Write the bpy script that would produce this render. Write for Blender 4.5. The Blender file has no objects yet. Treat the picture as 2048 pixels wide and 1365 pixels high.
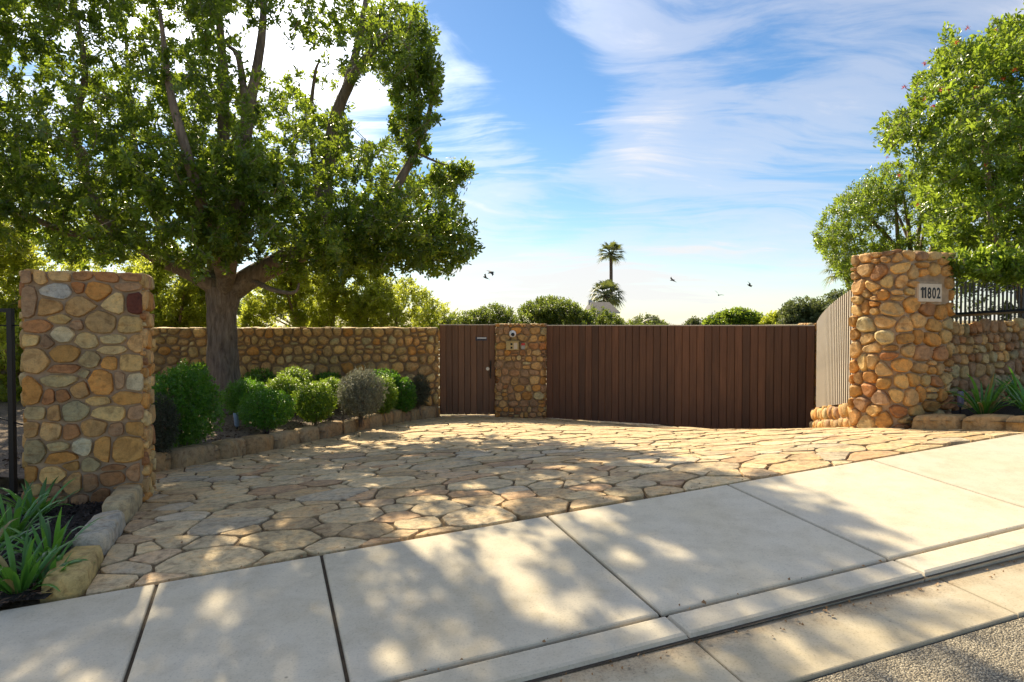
import bpy, math, random
import numpy as np
from mathutils import Vector, noise as mnoise

random.seed(11)
rng = np.random.default_rng(11)
SC = bpy.context.scene
COL = SC.collection
R = math.radians

# ------------------------------------------------------------------ camera, sky, sun, exposure
# world origin = the photographer's eye; the ground lies about 1.75 m below
F = 1353.0                      # focal length in photo pixels (photo 2048 x 1365)
PITCH = math.atan(32.5 / F)     # the camera looks down a little
cam_d = bpy.data.cameras.new('camera')
cam_d.sensor_width = 36.0
cam_d.lens = F / 2048 * 36.0
cam_d.clip_start = 0.05
cam_d.clip_end = 3000
cam = bpy.data.objects.new('camera', cam_d)
cam.rotation_euler = (math.pi / 2 - PITCH, 0, 0)
COL.objects.link(cam)
SC.camera = cam

SUN_AZ, SUN_EL = R(-27), R(38)  # azimuth from the viewing direction, to the left
sun_vec = Vector((math.sin(SUN_AZ) * math.cos(SUN_EL), math.cos(SUN_AZ) * math.cos(SUN_EL), math.sin(SUN_EL)))

world = bpy.data.worlds.new('World')
SC.world = world
world.use_nodes = True


class NT:
    """small helper to write node trees"""
    def __init__(s, tree):
        s.t = tree
        tree.nodes.clear()

    def n(s, typ, **kw):
        nd = s.t.nodes.new(typ)
        for k, v in kw.items():
            if k.startswith('i_'):
                nd.inputs[k[2:].replace('_', ' ')].default_value = v
            elif k.startswith('x_'):
                nd.inputs[int(k[2:])].default_value = v
            else:
                setattr(nd, k, v)
        return nd

    def l(s, a, b):
        s.t.links.new(a, b)

    def math(s, op, a, b=None, c=None, clamp=False):
        nd = s.t.nodes.new('ShaderNodeMath')
        nd.operation = op
        nd.use_clamp = clamp
        for i, q in enumerate((a, b, c)):
            if q is None:
                continue
            if isinstance(q, (int, float)):
                nd.inputs[i].default_value = q
            else:
                s.l(q, nd.inputs[i])
        return nd.outputs[0]

    def ramp(s, fac, stops, interp='LINEAR'):
        nd = s.t.nodes.new('ShaderNodeValToRGB')
        cr = nd.color_ramp
        cr.interpolation = interp
        while len(cr.elements) < len(stops):
            cr.elements.new(0.5)
        for e, (p, c) in zip(cr.elements, stops):
            e.position = p
            e.color = (*c, 1) if len(c) == 3 else c
        s.l(fac, nd.inputs[0])
        return nd.outputs[0]

    def mix(s, fac, a, b, mode='MIX'):
        nd = s.t.nodes.new('ShaderNodeMix')
        nd.data_type = 'RGBA'
        nd.blend_type = mode
        for sock, q in ((nd.inputs[0], fac), (nd.inputs[6], a), (nd.inputs[7], b)):
            if isinstance(q, (int, float)):
                sock.default_value = q
            elif isinstance(q, tuple):
                sock.default_value = (*q, 1) if len(q) == 3 else q
            else:
                s.l(q, sock)
        return nd.outputs[2]

    def noise(s, vec, scale, detail=4, rough=0.55, dist=0.0, out=0):
        nd = s.t.nodes.new('ShaderNodeTexNoise')
        nd.inputs['Scale'].default_value = scale
        nd.inputs['Detail'].default_value = detail
        nd.inputs['Roughness'].default_value = rough
        nd.inputs['Distortion'].default_value = dist
        if vec is not None:
            s.l(vec, nd.inputs['Vector'])
        return nd.outputs[out]

    def mapping(s, vec, scale=(1, 1, 1), loc=(0, 0, 0), rot=(0, 0, 0)):
        nd = s.t.nodes.new('ShaderNodeMapping')
        nd.inputs['Scale'].default_value = scale
        nd.inputs['Location'].default_value = loc
        nd.inputs['Rotation'].default_value = rot
        s.l(vec, nd.inputs['Vector'])
        return nd.outputs[0]


def build_sky():
    w = NT(world.node_tree)
    out = w.n('ShaderNodeOutputWorld')
    sky = w.n('ShaderNodeTexSky', sky_type='NISHITA', sun_disc=False)
    sky.sun_elevation = SUN_EL
    sky.sun_rotation = SUN_AZ
    sky.altitude = 50
    sky.air_density = 1.0
    sky.dust_density = 0.15
    sky.ozone_density = 2.2
    hs = w.n('ShaderNodeHueSaturation', i_Saturation=1.22, i_Value=0.62)
    w.l(sky.outputs[0], hs.inputs['Color'])
    bg1 = w.n('ShaderNodeBackground', i_Strength=0.05)
    w.l(hs.outputs[0], bg1.inputs['Color'])
    tc = w.n('ShaderNodeTexCoord')
    sep = w.n('ShaderNodeSeparateXYZ')
    w.l(tc.outputs['Generated'], sep.inputs[0])
    x, y, z = sep.outputs
    zz = w.math('ADD', w.math('MAXIMUM', z, 0.0), 0.16)
    comb = w.n('ShaderNodeCombineXYZ')
    w.l(w.math('DIVIDE', x, zz), comb.inputs[0])
    w.l(w.math('DIVIDE', y, zz), comb.inputs[1])
    p = comb.outputs[0]
    # wind-drawn cirrus: warped, stretched noise on a flat cloud layer
    warp = w.noise(p, 0.55, 3, 0.5, out=1)
    wv = w.n('ShaderNodeVectorMath', operation='SCALE')
    w.l(warp, wv.inputs[0])
    wv.inputs['Scale'].default_value = 1.5
    add = w.n('ShaderNodeVectorMath', operation='ADD')
    w.l(p, add.inputs[0])
    w.l(wv.outputs[0], add.inputs[1])
    q1 = w.mapping(add.outputs[0], (0.62, 1.05, 1), (3.1, 1.7, 0), (0, 0, R(28)))
    n1 = w.noise(q1, 1.15, 8, 0.6, 0.35)
    q2 = w.mapping(add.outputs[0], (0.7, 3.0, 1), (0.4, 7.7, 0), (0, 0, R(-52)))
    n2 = w.noise(q2, 1.5, 7, 0.62, 0.5)
    dens = w.math('ADD', w.math('MULTIPLY', n1, 0.56), w.math('MULTIPLY', n2, 0.44))
    # cover is thicker low down, and some open blue patches / denser banks lie in the sky (by azimuth / elevation)
    az = w.math('ARCTAN2', x, y)
    el = w.math('ARCSINE', z)

    def blob(a0, e0, sa, se, tilt=0.0):
        da = w.math('SUBTRACT', az, R(a0))
        de = w.math('SUBTRACT', w.math('SUBTRACT', el, R(e0)), w.math('MULTIPLY', da, tilt))
        k = w.math('ADD', w.math('POWER', w.math('DIVIDE', da, R(sa)), 2.0), w.math('POWER', w.math('DIVIDE', de, R(se)), 2.0))
        return w.math('EXPONENT', w.math('MULTIPLY', k, -1.0))
    for (a0, e0, sa, se, tl, amt) in SKY_BLOBS:
        dens = w.math('ADD', dens, w.math('MULTIPLY', blob(a0, e0, sa, se, tl), amt))
    low = w.math('MULTIPLY', w.math('EXPONENT', w.math('MULTIPLY', el, -7.0)), 0.06)
    dens = w.math('ADD', dens, low)
    m = w.ramp(dens, [(0.43, (0, 0, 0)), (0.56, (0.40, 0.40, 0.40)), (0.70, (0.92, 0.92, 0.92))], 'EASE')
    # cloud light: white, a touch warmer and brighter towards the sun and the horizon
    dot = w.n('ShaderNodeVectorMath', operation='DOT_PRODUCT')
    w.l(tc.outputs['Generated'], dot.inputs[0])
    dot.inputs[1].default_value = sun_vec
    near = w.math('POWER', w.math('MAXIMUM', dot.outputs['Value'], 0.0), 20.0)
    st = w.math('ADD', 0.225, w.math('MULTIPLY', near, 2.6))
    ccol = w.mix(w.math('EXPONENT', w.math('MULTIPLY', el, -6.0), clamp=True), (0.92, 0.91, 0.95), (0.95, 0.945, 0.92))
    bg2 = w.n('ShaderNodeBackground')
    w.l(ccol, bg2.inputs['Color'])
    w.l(st, bg2.inputs['Strength'])
    mx = w.n('ShaderNodeMixShader')
    w.l(m, mx.inputs[0])
    w.l(bg1.outputs[0], mx.inputs[1])
    w.l(bg2.outputs[0], mx.inputs[2])
    w.l(mx.outputs[0], out.inputs[0])


SKY_BLOBS = [
    (3, 17, 5, 9, -0.6, -0.17), (-5, 24, 5, 6, 0.0, -0.12), (24, 9, 13, 2.0, 0.1, -0.07), (-2, 10.5, 6, 3.0, 0.2, 0.14),
    (10, 21, 9, 5, -0.7, 0.07), (13, 5.6, 16, 1.6, 0.25, 0.10), (12, 16, 5, 3, 0.3, 0.10), (6, 3, 14, 2.2, 0.0, 0.08), (-24, 24, 12, 9, 0, 0.12), (-7, 15, 4, 5, -0.3, -0.07), (-3, 4.6, 5, 0.9, 0.12, 0.05), (20, 3.8, 8, 0.7, 0.1, 0.05), (8, 7.5, 9, 0.8, 0.15, 0.05), (10, 10.5, 14, 1.6, 0.1, -0.05), (22, 15, 8, 2.2, 0.35, 0.07)]
build_sky()

sun_d = bpy.data.lights.new('sun', 'SUN')
sun_d.energy = 2.0
sun_d.angle = R(0.53)
sun_d.color = (1.0, 0.86, 0.60)
sun = bpy.data.objects.new('sun', sun_d)
sun.rotation_euler = (-sun_vec).to_track_quat('-Z', 'Y').to_euler()
sun.location = (-8, 10, 20)
COL.objects.link(sun)

SC.view_settings.view_transform = 'Standard'
SC.view_settings.look = 'None'
SC.view_settings.gamma = 1.0
SC.view_settings.use_curve_mapping = False
SC.view_settings.exposure = 2.15
SC.render.engine = 'CYCLES'
cy = SC.cycles
cy.use_denoising = True
cy.max_bounces = 9
cy.diffuse_bounces = 7
cy.glossy_bounces = 2
cy.transmission_bounces = 4
cy.transparent_max_bounces = 4
cy.caustics_reflective = False
cy.caustics_refractive = False
cy.sample_clamp_indirect = 6


# ------------------------------------------------------------------ measuring: photo pixel -> point in the place
def ray(u, v):
    x = (u - 1024) / F
    z = (682.5 - v) / F
    c, s = math.cos(PITCH), math.sin(PITCH)
    return np.array([x, c + z * s, -s + z * c])


def at(u, v, y):
    r = ray(u, v)
    return r * (y / r[1])


# ------------------------------------------------------------------ object helpers
def link(o, parent=None):
    COL.objects.link(o)
    if parent is not None:
        o.parent = parent
    return o


def mesh_obj(name, verts, faces, mat, parent=None, smooth=False):
    me = bpy.data.meshes.new(name)
    me.from_pydata([tuple(map(float, v)) for v in verts], [], faces)
    if mat:
        me.materials.append(mat)
    if smooth:
        me.polygons.foreach_set('use_smooth', [True] * len(me.polygons))
    me.update()
    return link(bpy.data.objects.new(name, me), parent)


def empty(name, loc=(0, 0, 0)):
    o = bpy.data.objects.new(name, None)
    o.empty_display_size = 0.2
    o.location = loc
    return link(o)


def tag(o, label=None, cat=None, group=None, kind=None):
    if label: o['label'] = label
    if cat: o['category'] = cat
    if group: o['group'] = group
    if kind: o['kind'] = kind
    return o


class MB:
    """collects boxes, prisms and tubes into one mesh"""
    def __init__(s):
        s.v, s.f = [], []

    def add(s, vs, fs):
        b = len(s.v)
        s.v += [tuple(map(float, q)) for q in vs]
        s.f += [tuple(b + i for i in f) for f in fs]

    def box(s, c, ax, ay, az):
        """centre and three half-axis vectors"""
        c, ax, ay, az = map(np.asarray, (c, ax, ay, az))
        vs = [c + i * ax + j * ay + k * az for k in (-1, 1) for j in (-1, 1) for i in (-1, 1)]
        s.add(vs, [(0, 2, 3, 1), (4, 5, 7, 6), (0, 1, 5, 4), (1, 3, 7, 5), (3, 2, 6, 7), (2, 0, 4, 6)])

    def prism(s, poly, z0, z1):
        """poly: CCW list of xy (or xyz where z is ignored); z0/z1 numbers or lists"""
        n = len(poly)
        z0 = [z0] * n if isinstance(z0, (int, float)) else z0
        z1 = [z1] * n if isinstance(z1, (int, float)) else z1
        vs = [(p[0], p[1], a) for p, a in zip(poly, z0)] + [(p[0], p[1], a) for p, a in zip(poly, z1)]
        fs = [tuple(range(n - 1, -1, -1)), tuple(range(n, 2 * n))]
        fs += [(i, (i + 1) % n, n + (i + 1) % n, n + i) for i in range(n)]
        s.add(vs, fs)

    def tube(s, pts, rad, sides=8, cap=True, wob=0.0, seed=0):
        pts = [np.asarray(q, float) for q in pts]
        n = len(pts)
        rad = [rad] * n if isinstance(rad, (int, float)) else rad
        b = len(s.v)
        ref = None
        for i, q in enumerate(pts):
            t = pts[min(i + 1, n - 1)] - pts[max(i - 1, 0)]
            t = t / (np.linalg.norm(t) + 1e-9)
            if ref is None:
                ref = np.array([1.0, 0, 0]) if abs(t[0]) < 0.8 else np.array([0, 1.0, 0])
            a = ref - t * ref.dot(t)
            a /= np.linalg.norm(a) + 1e-9
            ref = a
            c = np.cross(t, a)
            for k in range(sides):
                th = 2 * math.pi * k / sides
                d = a * math.cos(th) + c * math.sin(th)
                rr = rad[i]
                if wob:
                    rr *= 1 + wob * mnoise.noise(Vector((d[0] * 1.7 + seed, d[1] * 1.7, i * 0.35 + d[2])))
                s.v.append(tuple(q + d * rr))
        for i in range(n - 1):
            for k in range(sides):
                a0 = b + i * sides + k
                a1 = b + i * sides + (k + 1) % sides
                s.f.append((a0, a1, a1 + sides, a0 + sides))
        if cap:
            s.f.append(tuple(b + k for k in range(sides - 1, -1, -1)))
            s.f.append(tuple(b + (n - 1) * sides + k for k in range(sides)))

    def build(s, name, mat, parent=None, smooth=False):
        return mesh_obj(name, s.v, s.f, mat, parent, smooth)


def spline(pts, k=6):
    """Catmull-Rom through points"""
    P = [np.asarray(p, float) for p in pts]
    P = [2 * P[0] - P[1]] + P + [2 * P[-1] - P[-2]]
    out = []
    for i in range(1, len(P) - 2):
        for j in range(k):
            t = j / k
            a, b, c, d = P[i - 1], P[i], P[i + 1], P[i + 2]
            out.append(0.5 * (2 * b + (c - a) * t + (2 * a - 5 * b + 4 * c - d) * t * t + (3 * b - a - 3 * c + d) * t ** 3))
    out.append(P[-2])
    return out


# ------------------------------------------------------------------ materials
def new_mat(name):
    m = bpy.data.materials.new(name)
    m.use_nodes = True
    t = NT(m.node_tree)
    out = t.n('ShaderNodeOutputMaterial')
    bs = t.n('ShaderNodeBsdfPrincipled')
    t.l(bs.outputs[0], out.inputs[0])
    return m, t, bs, out


def bump(t, bs, h, strength=0.4, dist=0.01):
    b = t.n('ShaderNodeBump', i_Strength=strength, i_Distance=dist)
    t.l(h, b.inputs['Height'])
    t.l(b.outputs[0], bs.inputs['Normal'])
    return b


def plain_mat(name, col, rough=0.5, metal=0.0, var=0.12, scale=8.0, bmp=0.0):
    m, t, bs, _ = new_mat(name)
    tc = t.n('ShaderNodeTexCoord')
    n = t.noise(tc.outputs['Object'], scale, 5)
    lo = tuple(c * (1 - var) for c in col)
    hi = tuple(min(1, c * (1 + var)) for c in col)
    t.l(t.ramp(n, [(0.3, lo), (0.7, hi)]), bs.inputs['Base Color'])
    bs.inputs['Roughness'].default_value = rough
    bs.inputs['Metallic'].default_value = metal
    if bmp:
        bump(t, bs, t.noise(tc.outputs['Object'], scale * 5, 4), bmp, 0.004)
    return m


def stone_mat(name, rough=0.75, layered=False, bs_str=0.5):
    """colour comes from each stone object; veins, iron stains and pits from noise"""
    m, t, bs, _ = new_mat(name)
    oi = t.n('ShaderNodeObjectInfo')
    geo = t.n('ShaderNodeNewGeometry')
    # shift the pattern from stone to stone
    sh = t.n('ShaderNodeVectorMath', operation='ADD')
    rv = t.n('ShaderNodeCombineXYZ')
    t.l(t.math('MULTIPLY', oi.outputs['Random'], 37.0), rv.inputs[0])
    t.l(t.math('MULTIPLY', oi.outputs['Random'], 91.0), rv.inputs[2])
    t.l(geo.outputs['Position'], sh.inputs[0])
    t.l(rv.outputs[0], sh.inputs[1])
    p = sh.outputs[0]
    n1 = t.noise(p, 5.0, 6, 0.62, 0.6)
    n2 = t.noise(p, 22.0, 6, 0.65, 0.3)
    n3 = t.noise(p, 120.0, 3, 0.6)
    vec = t.mapping(p, (2.5, 2.5, 26) if not layered else (3, 7, 3), rot=(0.25, 0.15, 0.4))
    n4 = t.noise(vec, 1.6, 5, 0.6, 1.2)
    c = t.mix(0.85, oi.outputs['Color'], t.ramp(n1, [(0.28, (0.50, 0.45, 0.42)), (0.48, (1, 1, 1)), (0.72, (1.3, 1.12, 0.86))]), 'MULTIPLY')
    c = t.mix(0.8, c, t.ramp(n2, [(0.3, (0.52, 0.47, 0.43)), (0.5, (1, 1, 1)), (0.78, (1.3, 1.27, 1.2))]), 'MULTIPLY')
    stain = t.ramp(n4, [(0.56, (0, 0, 0)), (0.72, (1, 1, 1))])
    c = t.mix(t.math('MULTIPLY', stain, 0.5), c, t.mix(1.0, c, (0.72, 0.42, 0.22), 'MULTIPLY'))
    c = t.mix(0.5, c, t.ramp(n3, [(0.3, (0.75, 0.75, 0.75)), (0.6, (1.08, 1.08, 1.08))]), 'MULTIPLY')
    t.l(c, bs.inputs['Base Color'])
    bs.inputs['Roughness'].default_value = rough
    bs.inputs['Specular IOR Level'].default_value = 0.35
    h = t.math('ADD', t.math('MULTIPLY', n1, 1.3), t.math('ADD', t.math('MULTIPLY', n2, 0.45), t.math('MULTIPLY', n3, 0.08)))
    if layered:
        st = t.math('MULTIPLY', t.math('FLOOR', t.math('MULTIPLY', n1, 9.0)), 0.09)   # split-layer ledges
        h = t.math('ADD', h, t.math('ADD', st, t.math('MULTIPLY', n4, 0.5)))
    bump(t, bs, h, bs_str, 0.02)
    return m


def concrete_mat(name, base, warm, speck=0.35, dirt=None):
    m, t, bs, _ = new_mat(name)
    geo = t.n('ShaderNodeNewGeometry')
    p = geo.outputs['Position']
    a = t.noise(p, 0.9, 5, 0.6, 0.4)
    b = t.noise(p, 6.0, 6, 0.65)
    c = t.noise(p, 90.0, 4, 0.7)
    brush = t.noise(t.mapping(p, (3, 90, 3), rot=(0, 0, R(-20))), 1.0, 3, 0.6)
    oi = t.n('ShaderNodeObjectInfo')
    col = t.mix(t.ramp(a, [(0.35, (0, 0, 0)), (0.68, (1, 1, 1))]), base, warm)
    col = t.mix(1.0, col, t.ramp(b, [(0.25, (0.84, 0.82, 0.78)), (0.55, (1.0, 1.0, 1.0)), (0.75, (1.05, 1.05, 1.04))]), 'MULTIPLY')
    col = t.mix(1.0, col, t.ramp(c, [(0.25, (1 - speck, 1 - speck, 1 - speck)), (0.45, (1, 1, 1)), (0.8, (1.05, 1.05, 1.05))]), 'MULTIPLY')
    col = t.mix(1.0, col, t.ramp(oi.outputs['Random'], [(0, (0.94, 0.94, 0.95)), (1, (1.04, 1.03, 1.01))]), 'MULTIPLY')
    # a few dark droppings and rust-brown water stains
    v = t.n('ShaderNodeTexVoronoi', i_Scale=2.6)
    t.l(p, v.inputs['Vector'])
    spot = t.ramp(v.outputs['Distance'], [(0.012, (1, 1, 1)), (0.026, (0, 0, 0))])
    col = t.mix(t.math('MULTIPLY', spot, 0.55), col, (0.10, 0.085, 0.07))
    st = t.ramp(t.noise(t.mapping(p, (1.1, 0.5, 1), (4, 2, 0), (0, 0, R(25))), 1.3, 5, 0.6, 0.8), [(0.60, (0, 0, 0)), (0.78, (1, 1, 1))])
    col = t.mix(t.math('MULTIPLY', st, 0.5), col, t.mix(1.0, col, (0.84, 0.70, 0.48), 'MULTIPLY'))
    if dirt is not None:   # grit and silt washed along the foot of the kerb
        dp = t.n('ShaderNodeVectorMath', operation='DOT_PRODUCT')
        t.l(p, dp.inputs[0])
        dp.inputs[1].default_value = (-0.3464, 0.938, 0)
        dd = t.math('SUBTRACT', dirt, dp.outputs['Value'])
        dn = t.math('ADD', dd, t.math('MULTIPLY', t.math('SUBTRACT', t.noise(p, 5.0, 6, 0.7), 0.5), 0.35))
        f = t.ramp(dn, [(0.0, (1, 1, 1)), (0.16, (0, 0, 0))])
        g = t.ramp(c, [(0.35, (0.16, 0.10, 0.05)), (0.6, (0.42, 0.29, 0.16))])
        col = t.mix(t.math('MULTIPLY', f, 0.8), col, g)
    t.l(col, bs.inputs['Base Color'])
    bs.inputs['Roughness'].default_value = 0.85
    bs.inputs['Specular IOR Level'].default_value = 0.25
    bump(t, bs, t.math('ADD', t.math('MULTIPLY', c, 0.5), t.math('MULTIPLY', brush, 0.6)), 0.22, 0.004)
    return m


def asphalt_mat():
    m, t, bs, _ = new_mat('asphalt')
    geo = t.n('ShaderNodeNewGeometry')
    p = geo.outputs['Position']
    v = t.n('ShaderNodeTexVoronoi', i_Scale=120.0)
    t.l(p, v.inputs['Vector'])
    sepc = t.n('ShaderNodeSeparateColor')
    t.l(v.outputs['Color'], sepc.inputs[0])
    grit = t.ramp(sepc.outputs[0], [(0.0, (0.19, 0.16, 0.115)), (0.4, (0.31, 0.26, 0.185)), (0.8, (0.45, 0.385, 0.275)), (1.0, (0.62, 0.54, 0.40))])
    edge = t.ramp(v.outputs['Distance'], [(0.40, (1, 1, 1)), (0.75, (0.35, 0.35, 0.35))])
    col = t.mix(1.0, grit, edge, 'MULTIPLY')
    col = t.mix(1.0, col, t.ramp(t.noise(p, 2.0, 5), [(0.3, (0.8, 0.8, 0.8)), (0.7, (1.1, 1.08, 1.04))]), 'MULTIPLY')
    t.l(col, bs.inputs['Base Color'])
    bs.inputs['Roughness'].default_value = 0.9
    bump(t, bs, t.math('SUBTRACT', 1.0, v.outputs['Distance']), 0.9, 0.008)
    return m


def soil_mat(name, a, b, scale=30.0):
    m, t, bs, _ = new_mat(name)
    geo = t.n('ShaderNodeNewGeometry')
    p = geo.outputs['Position']
    n = t.noise(p, scale, 6, 0.7, 0.5)
    n2 = t.noise(p, 2.0, 4)
    c = t.mix(1.0, t.ramp(n, [(0.32, a), (0.7, b)]), t.ramp(n2, [(0.3, (0.75, 0.75, 0.75)), (0.7, (1.15, 1.15, 1.15))]), 'MULTIPLY')
    t.l(c, bs.inputs['Base Color'])
    bs.inputs['Roughness'].default_value = 0.95
    bump(t, bs, n, 0.9, 0.03)
    return m


def leaf_mat(name, dark, light, trans, amount=0.42, rough=0.38, spec=0.5):
    """tone: each leaf's own colour, young to old"""
    m, t, bs, out = new_mat(name)
    at_ = t.n('ShaderNodeAttribute', attribute_name='tone')
    col = t.ramp(at_.outputs['Fac'], [(0.0, dark), (0.75, light), (1.0, tuple(min(1, c * 1.35) for c in light))])
    t.l(col, bs.inputs['Base Color'])
    bs.inputs['Roughness'].default_value = rough
    bs.inputs['Specular IOR Level'].default_value = spec
    tr = t.n('ShaderNodeBsdfTranslucent')
    t.l(t.mix(at_.outputs['Fac'], tuple(c * 0.55 for c in trans), trans), tr.inputs['Color'])
    mx = t.n('ShaderNodeMixShader', i_Fac=amount)
    t.l(bs.outputs[0], mx.inputs[1])
    t.l(tr.outputs[0], mx.inputs[2])
    t.l(mx.outputs[0], out.inputs[0])
    return m


def bark_mat(name, a, b, c):
    m, t, bs, _ = new_mat(name)
    geo = t.n('ShaderNodeNewGeometry')
    p = geo.outputs['Position']
    n = t.noise(t.mapping(p, (14, 14, 2.2)), 1.6, 7, 0.65, 0.7)
    n2 = t.noise(p, 3.0, 4)
    col = t.ramp(n, [(0.3, a), (0.5, b), (0.75, c)])
    col = t.mix(1.0, col, t.ramp(n2, [(0.3, (0.7, 0.7, 0.72)), (0.7, (1.15, 1.12, 1.05))]), 'MULTIPLY')
    t.l(col, bs.inputs['Base Color'])
    bs.inputs['Roughness'].default_value = 0.9
    bump(t, bs, n, 0.9, 0.035)
    return m


def wood_mat(name, a, b):
    m, t, bs, _ = new_mat(name)
    geo = t.n('ShaderNodeNewGeometry')
    oi = t.n('ShaderNodeObjectInfo')
    sh = t.n('ShaderNodeVectorMath', operation='ADD')
    rv = t.n('ShaderNodeCombineXYZ')
    t.l(t.math('MULTIPLY', oi.outputs['Random'], 51.0), rv.inputs[2])
    t.l(geo.outputs['Position'], sh.inputs[0])
    t.l(rv.outputs[0], sh.inputs[1])
    n = t.noise(t.mapping(sh.outputs[0], (38, 38, 1.6)), 1.3, 6, 0.6, 0.8)
    n2 = t.noise(t.mapping(sh.outputs[0], (2, 2, 0.8)), 1.5, 4)
    col = t.ramp(n, [(0.25, a), (0.75, b)])
    col = t.mix(1.0, col, t.ramp(oi.outputs['Random'], [(0, (0.70, 0.68, 0.68)), (1, (1.22, 1.15, 1.1))]), 'MULTIPLY')
    col = t.mix(0.7, col, t.ramp(n2, [(0.3, (0.72, 0.70, 0.70)), (0.7, (1.15, 1.12, 1.1))]), 'MULTIPLY')
    t.l(col, bs.inputs['Base Color'])
    bs.inputs['Roughness'].default_value = 0.62
    bump(t, bs, n, 0.25, 0.004)
    return m


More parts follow.
